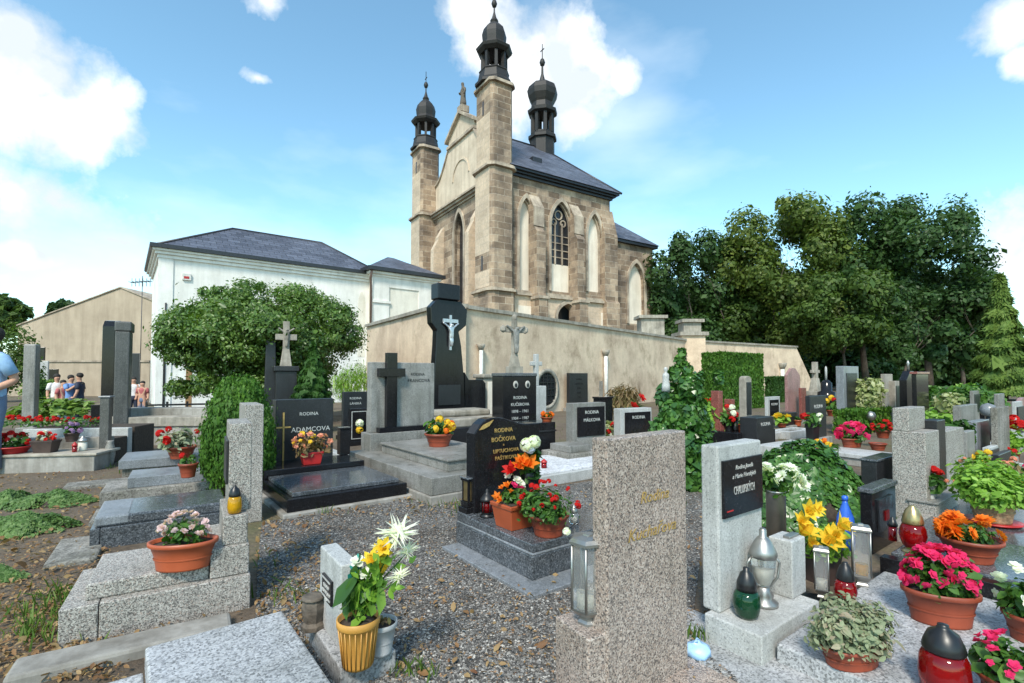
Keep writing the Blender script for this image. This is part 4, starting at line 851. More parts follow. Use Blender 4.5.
def climber():
    P=at(684,488); m=P.y/F; root=T('climbing_ivy','tall leafy climber covering a stone beside the pink granite headstone','climber',P); h=ht(P,352)
    sk=[(-8,.30,26),(10,.3,28),(-24,.14,22),(24,.12,24),(-4,.55,25),(8,.58,22),(-12,.66,17),(4,.74,15),(-6,.84,11),(-2,.93,7),(-1,1.0,5),(-24,.42,16),(20,.45,15),(6,.12,34),(38,.06,14)]
    bl=[(a*m*.9,rng.uniform(-.1,.1),max(.06,b*h),c*m*.78,c*m*.7,c*m*.8) for a,b,c in sk]+[(rng.normal()*12*m,rng.uniform(-.1,.1),rng.uniform(.2,.95)*h,4*m,4*m,7*m) for _ in range(14)]
    A,N=blobpts(bl,15000,.6); A[:,2]=np.maximum(A[:,2],.015); link('foliage',leafmesh('foliage',A,N,.058,'ivy','ivy',None,.3),root)
    q=MB(); q.tube([(0,0,0),(-.03,.02,h*.4),(.02,0,h*.75),(.03,0,h*1.02)],[.06,.045,.03,.008],7); q.build('stem',MT['bark'],root)
    q=T('stone_figure','small white stone figure poking out of the tall leafy climber','statue',P+Vector((-20*m,-.1,ht(P,385))))
    k=m*10; s_=MB(); s_.lathe([(.42*k,-.6*k),(.4*k,0),(.3*k,.5*k),(.34*k,.85*k),(.3*k,1.1*k),(.12*k,1.25*k),(.13*k,1.32*k),(.2*k,1.48*k),(.19*k,1.65*k),(.08*k,1.78*k)],14,None,1,.75); s_.build('figure',MT['pale'],q)
climber()
def tufts():
    A=[];N=[]
    for px,py,k,s in ((45,622,150,26),(60,600,90,18),(35,640,60,16),(322,512,26,8),(440,506,40,16),(515,508,24,10),(640,476,60,30),(300,600,50,20),(240,560,40,20),(545,440,30,20),(770,448,160,22),(785,455,160,22),(410,676,40,14),(700,640,30,8),(110,465,60,14)):
        for _ in range(k):
            p=at(px+rng.normal()*s,py+rng.normal()*s*.3); A.append((p.x,p.y,.03)); N.append((rng.normal(),rng.normal(),.25))
    tag(stuff(link('weeds',leafmesh('weeds',A,N,.055,'grass','blade',(0,0,1)))),'tufts of grass and weeds growing between the graves','weeds')
tufts()
# ================================================================== flowers, pots, lanterns
BL={}
def blossom(style,mat):
    k=(style,mat)
    if k in BL: return BL[k]
    P=[];N=[];U=[]; s=1
    if style=='daisy':
        for ring,(n,el,r,sz) in enumerate(((12,.15,.5,.62),(9,.7,.3,.5))):
            for i in range(n):
                a=6.28*i/n+ring*.3; P.append((math.cos(a)*r,math.sin(a)*r,.1+el*.3)); U.append((math.cos(a),math.sin(a),el)); N.append((-math.cos(a)*el,-math.sin(a)*el,1))
        m=leafmesh('flower',P,N,.62,mat,'leaf',U,.1)
    elif style=='spider':
        for i in range(34):
            a=rng.uniform(0,6.28); e=rng.uniform(.1,1.3); d=(math.cos(a)*math.cos(e),math.sin(a)*math.cos(e),math.sin(e)); P.append(tuple(.5*x for x in d)); U.append(d); N.append((-d[0]*d[2],-d[1]*d[2],1))
        m=leafmesh('flower',P,N,1.0,mat,'blade',U,.15)
    elif style=='ball':
        for i in range(46):
            d=rng.normal(size=3); d[2]=abs(d[2])*.8-.15; d/=np.linalg.norm(d); P.append(d*.42); N.append(d)
        m=leafmesh('flower',P,N,.40,mat,'petal',None,.2)
    elif style=='five':
        for i in range(5):
            a=6.28*i/5; P.append((math.cos(a)*.3,math.sin(a)*.3,.08)); U.append((math.cos(a),math.sin(a),.25)); N.append((-math.cos(a)*.25,-math.sin(a)*.25,1))
        for i in range(4):
            a=6.28*i/4+.4; P.append((math.cos(a)*.14,math.sin(a)*.14,.18)); U.append((math.cos(a),math.sin(a),.8)); N.append((-math.cos(a)*.8,-math.sin(a)*.8,1))
        m=leafmesh('flower',P,N,.66,mat,'petal',U,.12)
    elif style=='lily':
        for i in range(6):
            a=6.28*i/6; P.append((math.cos(a)*.34,math.sin(a)*.34,.28)); U.append((math.cos(a),math.sin(a),.75)); N.append((-math.cos(a)*.7,-math.sin(a)*.7,.8))
        for i in range(5):
            a=6.28*i/5; P.append((math.cos(a)*.06,math.sin(a)*.06,.3)); U.append((math.cos(a)*.3,math.sin(a)*.3,1)); N.append((math.cos(a),math.sin(a),0))
        m=leafmesh('flower',P,N,.8,mat,'leaf',U,.08)
    BL[k]=m; return m
def flowers(root,bl,style,mat,n,size,z0=0,stem=False):
    """n flower heads on the upper shell of dome bl=(x,y,z,rx,ry,rz)"""
    m=blossom(style,'f_'+mat)
    for i in range(n):
        a=rng.uniform(0,6.28); e=math.asin(rng.uniform(.05,1)); d=Vector((math.cos(a)*math.cos(e),math.sin(a)*math.cos(e),math.sin(e)))
        p=Vector((bl[0]+d.x*bl[3],bl[1]+d.y*bl[4],bl[2]+d.z*bl[5])); q=Vector((d.x,d.y-.25,d.z+.2)).to_track_quat('Z','Y').to_euler()
        instance(m,'flower',root,p,(q.x+rng.normal()*.25,q.y+rng.normal()*.25,rng.uniform(0,6.28)),size*.88*rng.uniform(.65,1.2))
POTS={}
def pot(root,kind,r,h,mat,name='pot',th=0):
    q=MB(); w=r*.09
    if kind in('round','oval','tall'):
        b={'round':.70,'oval':.78,'tall':.72}[kind]; sy=.62 if kind=='oval' else 1
        q.lathe([(r*b,0),(r*b,h*.06),(r*(b*.45+.5),h*.5),(r*.955,h*.82),(r*1.0,h*.83),(r*1.04,h*.86),(r*1.04,h*.99),(r*1.0,h),(r*.95,h*.985),(r*.93,h*.8)],26,None,1,sy)
        if kind=='tall':
            for i in range(22): 
                a=6.28*i/22; q.tube([(r*.725*math.cos(a),r*.725*math.sin(a),h*.03),(r*.955*math.cos(a),r*.955*math.sin(a),h*.82)],r*.035,4)
        elif h>.06:
            q.lathe([(r*(b*.6+.37),h*.36),(r*(b*.55+.44),h*.39),(r*(b*.5+.47),h*.44)],26,None,1,sy,cap=False)
        o=q.build(name,MT[mat],root)
        s=MB(); s.lathe([(r*.94,h*.86),(r*.5,h*.9),(.001,h*.91)],20,None,1,sy); s.build('soil',MT['soil'],root)
    else:
        ry=r*(.62 if kind=='trough' else 1); t=.78
        q.taper((-r*t,-ry*t,r*t,ry*t),0,(-r*.97,-ry*.97,r*.97,ry*.97),h*.84); q.taper((-r*1.03,-ry*1.03,r*1.03,ry*1.03),h*.84,(-r*1.05,-ry*1.05,r*1.05,ry*1.05),h)
        o=q.build(name,MT[mat],root,.004); s=MB(); s.box(-r*.9,-ry*.9,h,r*.9,ry*.9,h+.004); s.build('soil',MT['soil'],root)
    return o
def potted(name,label,px,py,wpx,hpx,kind='oval',mat='terra',z0=0,fol=None,fl=(),cat='potted plant',group=None,rz=.3,sau=None):
    """fol: (width px, height px, leaf material, n, leaf size px, leaf shape); fl: (style, colour, n, size px)"""
    P=at(px,py,z0) if not isinstance(z0,Vector) else z0
    m=P.y/F; root=T(name,label,cat,P,None,group,rz); r=wpx*m/2; h=hpx*m; b=0
    if sau: q=MB(); q.lathe([(r*.9,0),(r*1.12,.012),(r*1.12,.02),(r*.85,.016)],22,None,1,.62 if kind in('oval','trough') else 1); q.build('saucer',MT[sau],root); b=.016
    o=pot(root,kind,r,h,mat); 
    if b: 
        for c in root.children: 
            if c.name.split('.')[0]!='saucer': c.location.z=b
    if fol:
        w,fh,lm,n,ls,sh=fol; w=w*m/2; fh*=m; sy=.72 if kind in('oval','trough') else 1
        bl=[(0,0,h,w*.8,w*.8*sy,fh*.8)]+[(math.cos(a)*w*.5,math.sin(a)*w*.5*sy,h+fh*rng.uniform(.1,.45),w*.45,w*.45*sy,fh*.45) for a in rng.uniform(0,6.28,7)]
        A,N=blobpts(bl,int(n*1.6),.45,False); k=A[:,2]>h*.75; A,N=A[k],N[k]; N[:,2]+=.4
        up=(0,0,1) if sh=='blade' else None
        link('foliage',leafmesh('foliage',A,N,ls*m*.82,lm,sh,up,.4),root)
        for st,c,k_,sz in fl: flowers(root,(0,0,h+fh*.12,w*.95,w*.95*sy,fh*.9),st,c,k_,sz*m)
    return root
def lantern(name,label,px,py,wpx,hpx,body,lid='blackp',z0=0,style='cup',group=None):
    P=at(px,py,z0) if not isinstance(z0,Vector) else z0
    m=P.y/F; root=T(name,label,'grave lantern',P,None,group,rz=.2); r=wpx*m/2; h=hpx*m
    if style=='cup':
        pr=[(r*.7,.004),(r*.92,h*.05),(r,h*.25),(r*.93,h*.5),(r*.74,h*.62)]; lp=[(r*.8,h*.6),(r*.84,h*.64),(r*.78,h*.72),(r*.6,h*.86),(r*.28,h*.93),(r*.22,h*.96),(r*.22,h*.985),(.002,h)]
    elif style=='belly':
        pr=[(r*.55,h*.08),(r*.78,h*.16),(r*1.0,h*.36),(r*.92,h*.5),(r*.7,h*.62)]; lp=[(r*.76,h*.6),(r*.8,h*.64),(r*.7,h*.76),(r*.48,h*.9),(r*.26,h*.96),(r*.24,h*.99),(.002,h)]
        q=MB(); q.lathe([(r*.85,0),(r*.85,h*.03),(r*.6,h*.06),(r*.55,h*.1)],20); q.build('foot',MT[lid],root)
    else:
        pr=[(r*.8,.004),(r*.8,h*.1),(r*.8,h*.62)]; lp=[(r*.95,h*.62),(r*.95,h*.7),(r*.6,h*.85),(r*.35,h*.9),(r*.3,h*.98),(.002,h)]
    q=MB(); q.lathe(pr,22); q.build('glass_body',MT[body],root)
    q=MB(); q.lathe(lp,22); q.build('lid',MT[lid],root)
    if style=='cup' or style=='belly':
        q=MB(); q.lathe([(r*.45,h*.12),(r*.45,h*.4)],14); q.build('candle',MT['wax'],root)
    return root
def box_lantern(name,label,px,py,wpx,hpx,metal='steel',z0=0,sides=6,group=None,rot=.25,candle='wax'):
    P=at(px,py,z0) if not isinstance(z0,Vector) else z0
    m=P.y/F; root=T(name,label,'grave lantern',P,None,group,rz=rot); r=wpx*m/2; h=hpx*m; f=MB()
    f.lathe([(r*.62,0),(r*.62,h*.025),(r*.5,h*.05),(r*.5,h*.08),(r*.72,h*.11),(r*.95,h*.16),(r*.95,h*.18)],sides,smooth=False)
    for i in range(sides):
        a=6.283*i/sides; f.tube([(r*.92*math.cos(a),r*.92*math.sin(a),h*.17),(r*.92*math.cos(a),r*.92*math.sin(a),h*.9)],r*.075,5)
    f.build('frame',MT[metal],root)
    q=MB(); q.lathe([(r*.86,h*.18),(r*.86,h*.9)],sides,smooth=False,cap=False); q.build('glass',MT['wgl'],root)
    q=MB(); q.lathe([(r*1.08,h*.9),(r*1.08,h*.93),(r*.9,h*.965),(r*.3,h*.985),(r*.28,h),(.002,h)],sides,smooth=False); q.build('roof',MT[metal],root)
    q=MB(); q.lathe([(r*.5,h*.181),(r*.5,h*.36)],16); q.build('candle',MT[candle],root); return root
def corpus(root,x,y,z,s,mat='corpus',rz=0):
    """small figure on a cross, arms outstretched, s = height"""
    mx=Matrix.Translation((x,y,z))@Matrix.Rotation(rz,4,'Z')@Matrix.Diagonal((s,s,s,1))
    skin('crucified_figure',[(-1,(0,-.03,.45),.04),(0,(0,-.04,.58),.042),(1,(0,-.03,.70),.052),(2,(0,-.04,.78),.03),(3,(.02,-.06,.84),.038),(4,(.02,-.06,.89),.03),(2,(.1,-.03,.75),.022),(6,(.22,-.02,.84),.017),(7,(.36,-.01,.93),.018),(2,(-.1,-.03,.75),.022),(9,(-.22,-.02,.84),.017),(10,(-.36,-.01,.93),.018),(0,(.028,-.04,.36),.032),(12,(.024,-.08,.2),.023),(13,(.012,-.04,.02),.024),(0,(-.028,-.04,.36),.032),(15,(-.024,-.07,.2),.023),(16,(-.012,-.04,.02),.024)],mat,root,2,mx)
# ================================================================== graves, left side
def g_front_slab():
    g=G('grave_slab','plain pale granite grave slab in the bottom left foreground','grave',145,647,.2,52); x=g.X(282)
    g.box('slab',0,-1.1,-.075,x,0,0,'slab',.008); g.box('kerb',.03,-1.08,-.2,x-.03,-.03,-.076,'slab')
    g.box('step',-.14,-1.1,-.2,-.004,-.02,-.07,'slab',.006)
g_front_slab()
def g_terrazzo():
    g=G('grave','two-tiered speckled granite grave with narrow headstone, oval flower bowl on it','grave',57,650,0,58); x1=g.X(250); ly=.5; m='terrazzo'
    z1=g.Z(611); g.box('kerb',0,0,-.02,.125,ly,z1,m,.005); g.box('kerb',.128,0,-.02,x1,ly,z1,m,.005)
    xs=g.X(84,.05); xp=g.X(209,.04); z2=g.Z(585,xs,.05)
    g.box('slab',xs,.05,z1,xp-.003,ly-.02,z2,m,.008)
    z3=g.Z(549,xp,.04); g.box('plinth',xp,.03,z1+.002,x1-.005,ly-.02,z3,m)
    xq=g.X(221,.05); z4=g.Z(517,xq,.05); g.box('plinth',xq,.05,z3,x1-.012,ly-.04,z4,m)
    xh=g.X(226.5,.12); xe=xh+g.X(250,.12)-g.X(227,.12); z5=g.Z(424,xh,.12); hs=g.box('headstone',xh,.13,z4,xe,ly-.05,z5,m)
    zp=(z5-z4); g.box('plaque',xh-.012,.16,z4+zp*.3,xh,ly-.1,z5-zp*.2,'blackm',.003,hs)
    P=g.W(xs+.3,.3,z2); k=at(183,566,P.z)
    potted('flower_bowl','oval terracotta bowl of pale pink flowers on the two-tiered speckled grave',183,567,60,27,'oval','terrao',P.z,(46,26,'herb',150,7,'leaf'),[('five','pale',46,6.5)],'flower bowl',rz=.2)
    q=g.W(xq+.05,.09,z4); lantern('grave_lantern','yellow glass lantern with black lid at the foot of the narrow speckled headstone',238,517,13,28,'ygl','blackp',q,'cup')
    # rough stone footing along the path side
    f=G('footing_stone','rough concrete footing strip below the two-tiered speckled grave','kerb',40,683,0,58); f.box('strip',-.1,0,-.05,f.X(232),.16,.045,'conc',.015)
g_terrazzo()
def dry_bits():
    pass
def g_blue():
    g=G('grave','polished blue-grey granite grave with thick dark slab behind the speckled grave','grave',89,551,0,56); x=g.X(226); ly=.55
    z1=g.Z(530); g.box('kerb',0,0,-.02,.05,ly,z1,'blue',.004); g.box('kerb',.053,0,-.02,x,ly,z1,'blue',.004)
    z2=g.Z(517.5,.03,.03); s=g.box('slab',.02,.02,z1,x,ly-.02,z2,'blue',.012); g.box('slab_reflection',.018,.019,z1+.004,.20,ly-.019,z2+.002,'bluel',.012,s)  # lighter left end of the slab: blue reflection put into the stone colour
    h=g.X(243,.1); h2=g.X(262,.1); g.box('headstone',h,.1,0,h2,ly-.05,g.Z(405,h,.1),'terrazzo',.006)
g_blue()
def g_conc():
    g=G('grave','low washed concrete grave with small dark slab, red potted flower on it','grave',99,507,0,57); x=g.X(222); ly=.55; z1=g.Z(493); g.box('kerb',0,0,-.02,x,ly,z1,'conc2',.01)
    xa=g.X(127,.08); z2=g.Z(478,xa,.08); g.box('slab',xa,.07,z1,x-.05,ly-.04,z2,'bluel',.006)
    potted('flower_pot','small brown pot with one red bloom on the low washed concrete grave',188,477,17,14,'round','terra',z2,(15,10,'herb',40,5,'leaf'),[('ball','red',2,8)],'potted plant')
    h=G('grave','grey granite topped grave with overhanging slab at the far end of the left row','grave',118,478,0,58); x=h.X(215); ly=h.Y(126); z1=h.Z(470); h.box('kerb',.03,.03,-.02,x,ly,z1,'conc2',.01); h.box('slab',0,0,z1,x,ly+.02,h.Z(461),'bluel',.006)
    zz=h.Z(461); potted('flower_bowl','terracotta bowl of silver foliage and red geraniums at the far end of the left row',181,458,26,12,'round','terra',zz,(44,22,'succ',260,6,'leaf'),[('ball','red',4,9)],'flower bowl')
g_conc()
# flat concrete slabs along the soil strip
for lab,a,b,y,x in (('flat broken concrete slab beside the creeping plants',62,491,.28,.62),('flat washed concrete paving piece left of the blue-grey grave',88,527,.45,.2),('long flat concrete slab edge left of the speckled grave',42,571,.55,.24)):
    s=G('concrete_slab',lab,'slab',a,b,0,56,'flat concrete slabs beside the left graves'); s.box('slab_face',0,0,-.04,x,y,.03,'conc2',.012)
def g_farleft():
    g=G('raised_grave','wide low stone grave at the far left with flower boxes on its ledge','grave',-40,475,0,80); x=g.X(94); z=g.Z(456); g.box('kerb',0,0,-.03,x,.35,z-.03,'conc',.01); g.box('ledge',-.02,-.02,z-.03,g.X(97),.45,z,'stone',.008)
    g.box('back_kerb',0,.46,0,x-.1,.56,z+.13,'conc',.008); g.box('bed_edge',0,.85,0,x-.1,.95,z+.2,'pale',.008)
    g.box('soil_bed',0,.57,0,x-.1,.84,z+.1,'soil',.01); g.box('soil_bed',0,1.0,0,x-.1,1.5,z+.2,'soil',.01)
    W=lambda px,dy: g.W(g.X(px,dy),dy,z)
    potted('flower_bowl','round red bowl of red begonias at far left on the stone ledge',12,455,30,7,'round','redplas',W(12,.14),(24,13,'herb',80,5,'leaf'),[('ball','red',16,7)],'flower bowl')
    potted('flower_box','dark brown planter of red and white flowers on the stone ledge',45,455,20,12,'trough','brownp',W(45,.14),(18,8,'dry',60,5,'leaf'),[('five','wht',8,4.5),('five','red',9,4.5)],'flower box',rz=.1)
    potted('flower_pot','small pot of violet blooms on the stone ledge next to the grey post',70,440,13,9,'round','brownp',W(71,.3)+Vector((0,0,.1)),(15,9,'herb',60,5,'leaf'),[('ball','violet',9,6)],'potted plant')
    lantern('grave_lantern','pale cylindrical lantern at the right end of the stone ledge',82,452,9,15,'wax','steel',W(82,.2),'can'); lantern('grave_lantern','little red glass candle on the stone ledge',74,455,5,10,'rgl','redplas',W(74,.1),'can')
    P=g.W(g.X(28,1.25),1.25,z+.2); r=T('flower_bed','long bed of red flowers below the broad-leaved hosta','flower bed',P); A=rng.uniform(-1,1,(520,3))*np.array([1.0,.16,.05])+np.array([0,0,.06]); link('foliage',leafmesh('foliage',A,rng.normal(size=A.shape)*.5+np.array([0,-.3,.8]),.05,'herb','leaf'),r)
    m=blossom('ball','f_red')
    for i in range(60): instance(m,'flower',r,(rng.uniform(-1.0,1.0),rng.uniform(-.16,.1),rng.uniform(.08,.14)),(rng.uniform(-.5,.5),rng.uniform(-.5,.5),0),rng.uniform(.04,.06))
    h=G('hosta_planting','clump of broad pale green hosta leaves behind the red flower bed','plant',52,428,0,80)
    A,N=blobpts([(0,0,.3,.55,.3,.32),(.35,.1,.3,.45,.3,.28),(-.4,.05,.25,.4,.25,.26)],640,.6,True); N[:,2]+=.6; link('foliage',leafmesh('foliage',A,N,.15,'hosta','leaf',None,.25),h.root)
g_farleft()
def left_stones():
    g=G('obelisk_stone','tall narrow black headstone seen edge-on at the left','headstone',97,440,0,68); x=g.X(114); z=g.Z(319); q=MB()
    q.prism([(0,.5),(.5,.5),(.5,z-.12),(.42,z-.02),(.25,z),(.08,z-.02),(0,z-.12)],.03,x-.02,'x'); q.build('shaft',MT['black'],g.root,.01); g.box('plinth',-.08,-.06,-.5,x+.05,.6,.6,'black',.01)
    g=G('granite_pillar','tall grey stone pillar with darker side right of the black edge-on headstone','headstone',112,447,0,58); x=g.X(127); z=g.Z(331); g.box('pillar',0,0,0,x,.42,z,'dgrey',.015); g.box('cap',-.01,-.01,z,x+.02,.43,g.Z(321),'dgrey',.02); g.box('plinth',-.1,-.1,-.4,x+.1,.5,.25,'grey',.01)
    g=G('granite_post','slim dark grey granite post at the end of the stone ledge','post',98,466,0,74); x=g.X(107.5); z=g.Z(396); g.box('shaft',0,0,0,x,.09,z-.02,'dgrey',.006); g.box('cap',-.015,-.015,z-.02,x+.015,.105,z,'bluel',.006)
    P=g.W(x+.03,-.02,0); v=T('stone_vase','round grey stone vase beside the slim granite post','vase',P); m=P.y/F; q=MB(); q.lathe([(3*m,0),(3.4*m,3*m),(4.5*m,12*m),(3.8*m,19*m),(2.6*m,23*m),(3.2*m,25*m),(2.6*m,25*m)],16); q.build('body',MT['grey'],v)
    g=G('granite_post','pale weathered stone slab upright behind the man at far left','headstone',20,441,0,70); x=g.X(33); g.box('shaft',0,0,0,x,.16,g.Z(344),'grey',.02); g.box('plinth',-.05,-.05,0,x+.05,.22,.22,'grey',.01)
    g=G('low_wall','low stepped concrete wall between the ledge and the thuja bush','wall',103,446,0,84); x=g.X(262); z=g.Z(427); g.box('wall_face',0,0,-.05,x,.3,z,'conc',.01); g.box('coping',-.02,-.03,z,x,.36,g.Z(417.5),'stone',.012); g.box('rear_step',0,.37,0,x,.7,g.Z(410),'conc',.01)
    f=G('railing','low dark iron railing around plants at the foot of the white house','railing',146,430,-.1,66); x=f.X(262); q=MB(); h=f.Z(402)
    for i in range(7): q.box(x*i/6-.02,-.02,0,x*i/6+.02,.02,h)
    q.box(0,-.015,h-.09,x,.015,h-.05); q.box(0,-.015,h*.45,x,.015,h*.45+.04); q.build('bars',MT['iron'],f.root)
    f.box('kerb',-.05,-.12,-.4,x,-.04,.08,'conc2',.01)
    for i,(px,lab) in enumerate(((165,'dark green plants behind the low iron railing, left clump'),(196,'leafy plants behind the low iron railing beside the thuja bush'))):
        shrub('bedding_shrub',lab,px,427,44,19,'thujad' if i==0 else 'herb',1400,.09,'leaf',z0=-.1)
    for px,lab,t in ((163,'thin dark metal pole in front of the left part of the white house',340),(188,'brown wooden post in front of the white house',369)):
        g=G('pole',lab,'post',px,424,-.3,60,'posts in front of the white house'); w=.03 if px<170 else .075; q=MB(); q.box(-w,-w,0,w,w,g.Z(t)); q.build('shaft',MT['iron' if px<170 else 'wood'],g.root,.005); g.box('foot',-w*1.6,-w*1.6,0,w*1.6,w*1.6,.06,'iron' if px<170 else 'wood',.004)
    # far small stones below the gable
    for lab,px,py,r,t,mat in (('small pale headstone with dark oval far behind the hosta',36,398,47,361,'pale'),('small black headstone right of the pale one below the gable',47,397,57,369,'black'),('slim black cross-shaped headstone below the gable',38,396,43,347,'black'),('pale low stone behind the seated visitors',62,394,78,371,'pale'),('dark headstone between the grey pillar and the white house',131,404,138,353,'blackm')):
        g=G('headstone',lab,'headstone',px,py,-.5,70); x=g.X(r); z=g.Z(t); g.box('stone',0,0,.1,x,.18,z,mat,.02); g.box('plinth',-.08,-.06,0,x+.08,.26,.14,'conc',.01)
    shrub('round_shrub','pale green bush in front of the brick wall at far left',44,404,42,26,'hosta',1500,.12,'leaf',z0=-.5)
    shrub('round_shrub','dark green bush beside the pale stone slab at far left',38,412,20,40,'thujad',1200,.1,'leaf',z0=-.5)
    shrub('round_shrub','small bush between the grey pillar and the white house',134,404,16,22,'herb',800,.12,'leaf',z0=-.5)
left_stones()
def g_adam():
    g=G('grave','polished black granite grave with wide black headstone and gilt cross','grave',287,518,0,52); x=g.X(407); z0=g.Z(514); z1=g.Z(500); ly=g.Y(268)
    yb=(at(280,457,.3)-g.P).dot(g.v); yb=min(max(yb,1.4),1.9)
    g.box('footing',-.04,-.04,-.05,x+.05,yb+.1,.035,'conc',.01); g.box('kerb',0,0,.035,x,yb,z1,'black',.006)
    s=g.box('slab',.05,.06,z1,x-.05,yb*.62,z1+.035,'blue',.006); g.box('slab',.02,yb*.64,z1,x-.04,yb,z1+.085,'black',.008)
    xa=g.X(274,yb); xb=g.X(332,yb); z2=g.Z(400,xa,yb); hs=g.box('headstone',xa,yb-.02,.05,xb,yb+.12,z2,'blackm',.005)
    w=xb-xa; text('RODINA',hs,(xa+w*.56,yb-.022,z2-.17),.05,'silver'); text('ADAMCOVA',hs,(xa+w*.6,yb-.022,z2-.34),.07,'silver')
    q=MB(); cx=xa+w*.13; q.box(cx-.008,yb-.03,z2-.68,cx+.008,yb-.022,z2-.13); q.box(cx-.07,yb-.03,z2-.29,cx+.07,yb-.022,z2-.275); q.build('gilt_cross',MT['gold'],hs)
    P=g.W(g.X(311,yb*.72),yb*.72,z1+.086); potted('flower_box','dark red square planter of faded pink and yellow flowers before the wide black headstone',311,459,20,12,'trough','redplas',P,(40,20,'dry',180,6,'leaf'),[('five','peach',20,6),('five','yel',9,5)],'flower box',rz=.6)
    h=G('stone_vase','small black granite vase block right of the wide black headstone','vase',0,0,P=g.W(xb+.07,yb-.05,z1+.086),th=52); h.box('block',0,0,0,.11,.11,.28,'black',.006); h.box('rim',-.01,-.01,.28,.12,.12,.3,'black',.004)
g_adam()
def crossstone(name,label,px,py,pr,pl,t,mat,z0=0,th=TH,cat='headstone'):
    g=G(name,label,cat,px,py,z0,th); return g
def back_left():
    g=G('grave_cross','old black pedestal carrying a pale stone cross in front of the globe tree','gravestone',275,431,0,62); x=g.X(296); y=.5; z=g.Z(366); g.box('pedestal',0,0,0,x,y,z-.1,'blackm',.01); g.box('cap',-.04,-.04,z-.1,x+.04,y+.04,z,'blackm',.01)
    P=x/2; q=MB(); zt=g.Z(320); w=.06; q.taper((P-w*1.8,y/2-w*1.6,P+w*1.8,y/2+w*1.6),z,(P-w,y/2-w,P+w,y/2+w),z+(zt-z)*.4); q.box(P-w,y/2-w,z+(zt-z)*.4,P+w,y/2+w,zt); q.box(P-.2,y/2-w*.9,zt-.38,P+.2,y/2+w*.9,zt-.26); q.build('cross',MT['stone'],g.root,.008); corpus(g.root,P,y/2-w,z+(zt-z)*.42,.42,'stone')
    g=G('pillar_stone','slim dark grey obelisk headstone left of the pale stone cross','headstone',262,429,0,62); x=g.X(277); z=g.Z(318); q=MB(); q.taper((.02,.02,x-.02,.25),.3,(.05,.05,x-.05,.22),z-.3); q.box(-.0,0,z-.3,x,.27,z-.02); q.build('shaft',MT['blackm'],g.root,.012); g.box('plinth',-.06,-.06,0,x+.06,.33,.3,'blackm',.01)
    for lab,px,py,pr,t,mt in (('low black headstone with fine lettering left of the grey cross stone',343,440,367,392,'blackm'),('black framed picture stone with white flowers in front of the low black headstone',350,446,368,409,'black')):
        g=G('headstone',lab,'headstone',px,py,0,50); x=g.X(pr); z=g.Z(t); hs=g.box('stone',0,0,.02,x,.09,z,mt,.008); g.box('plinth',-.05,-.05,-.01,x+.05,.2,.07,'black',.005)
        if mt=='black':
            q=MB(); f=.02; q.box(f,-.006,.1,x-f,0,.11); q.box(f,-.006,z-.05,x-f,0,z-.04); q.box(f,-.006,.11,f+.01,0,z-.05); q.box(x-f-.01,-.006,.11,x-f,0,z-.05); q.build('frame',MT['silver'],hs); instance(blossom('ball','f_wht'),'engraved_flower',hs,(x/2,-.01,z*.6),(R(90),0,0),.14); instance(blossom('ball','f_yel'),'engraved_flower',hs,(x/2,-.01,z*.42),(R(90),0,0),.12)
        else: text('RODINA',hs,(x/2,-.002,z-.13),.055,'silver'); text('LÁNSKÁ',hs,(x/2,-.002,z-.22),.055,'silver')
    g=G('kerb_slab','pale flat kerb slab between the black grave and the grey cross grave','slab',356,466,0,52); g.box('slab_face',0,0,0,.12,g.Y(304),.06,'pale',.006)
back_left()
def g_cross():
    g=G('grave','grey granite double-tiered grave with a tall black cross on its headstone','grave',431,505,0,52); ly=1.95; x=1.05
    za=g.Z(496); zb=g.Z(478.5); g.box('footing',-.02,-.02,-.03,x+.1,ly,za-.004,'conc',.01); g.box('kerb',0,.0,za-.002,x,ly*.45,zb,'grey',.006); g.box('kerb',0,ly*.45+.003,za-.002,x,ly,zb,'grey',.006)
    xs=g.X(445,.22); zs=g.Z(459,xs,.2); g.box('slab',xs,.16,zb,x-.06,ly-.32,zs-.02,'grey',.006); g.box('slab_top',xs-.02,.14,zs-.02,x-.05,ly-.3,zs,'grey',.006)
    yb=ly-.1; xa=g.X(370,yb); xb=g.X(434,yb); zp=g.Z(433,xa,yb); zt=g.Z(362,xa,yb); g.box('plinth',xa-.05,yb-.12,0,xb+.04,yb+.16,zp,'grey',.006)
    hs=g.box('headstone',xa,yb,zp,xb,yb+.12,zt,'grey',.008); w=xb-xa
    g.box('ledge',xa+.07,yb-.1,zp,xb,yb-.002,zp+.06,'black',.004)
    cx=g.X(389,yb); wv=.065; zc=g.Z(353,cx,yb); za_=g.Z(372.5,cx,yb)
    q=MB(); q.box(cx-wv,yb-.075,zp+.06,cx+wv,yb-.002,zc); q.box(cx-.165,yb-.085,za_-.05,cx-wv,yb-.004,za_+.05); q.box(cx+wv,yb-.085,za_-.05,cx+.165,yb-.004,za_+.05); q.box(cx-wv-.001,yb-.085,za_-.05,cx+wv+.001,yb-.0755,za_+.05); q.build('cross',MT['black'],hs,.004)
    text('RODINA',hs,(xa+w*.72,yb-.002,zt-.16),.05,'iron'); text('FRANCOVA',hs,(xa+w*.74,yb-.002,zt-.24),.058,'iron')
    potted('flower_bowl','terracotta bowl of orange marigolds on the grey granite grave with black cross',439,446,28,13,'round','terra',zs,(30,15,'herb',110,7,'leaf'),[('ball','yel',6,11),('ball','orange',2,10)],'flower bowl')
    P=g.W(g.X(440,yb-.35),yb-.35,zs); lantern('grave_lantern','black lantern with pale green lid behind the orange marigolds',440,431,9,24,'iron','ggl',P,'can')
g_cross()
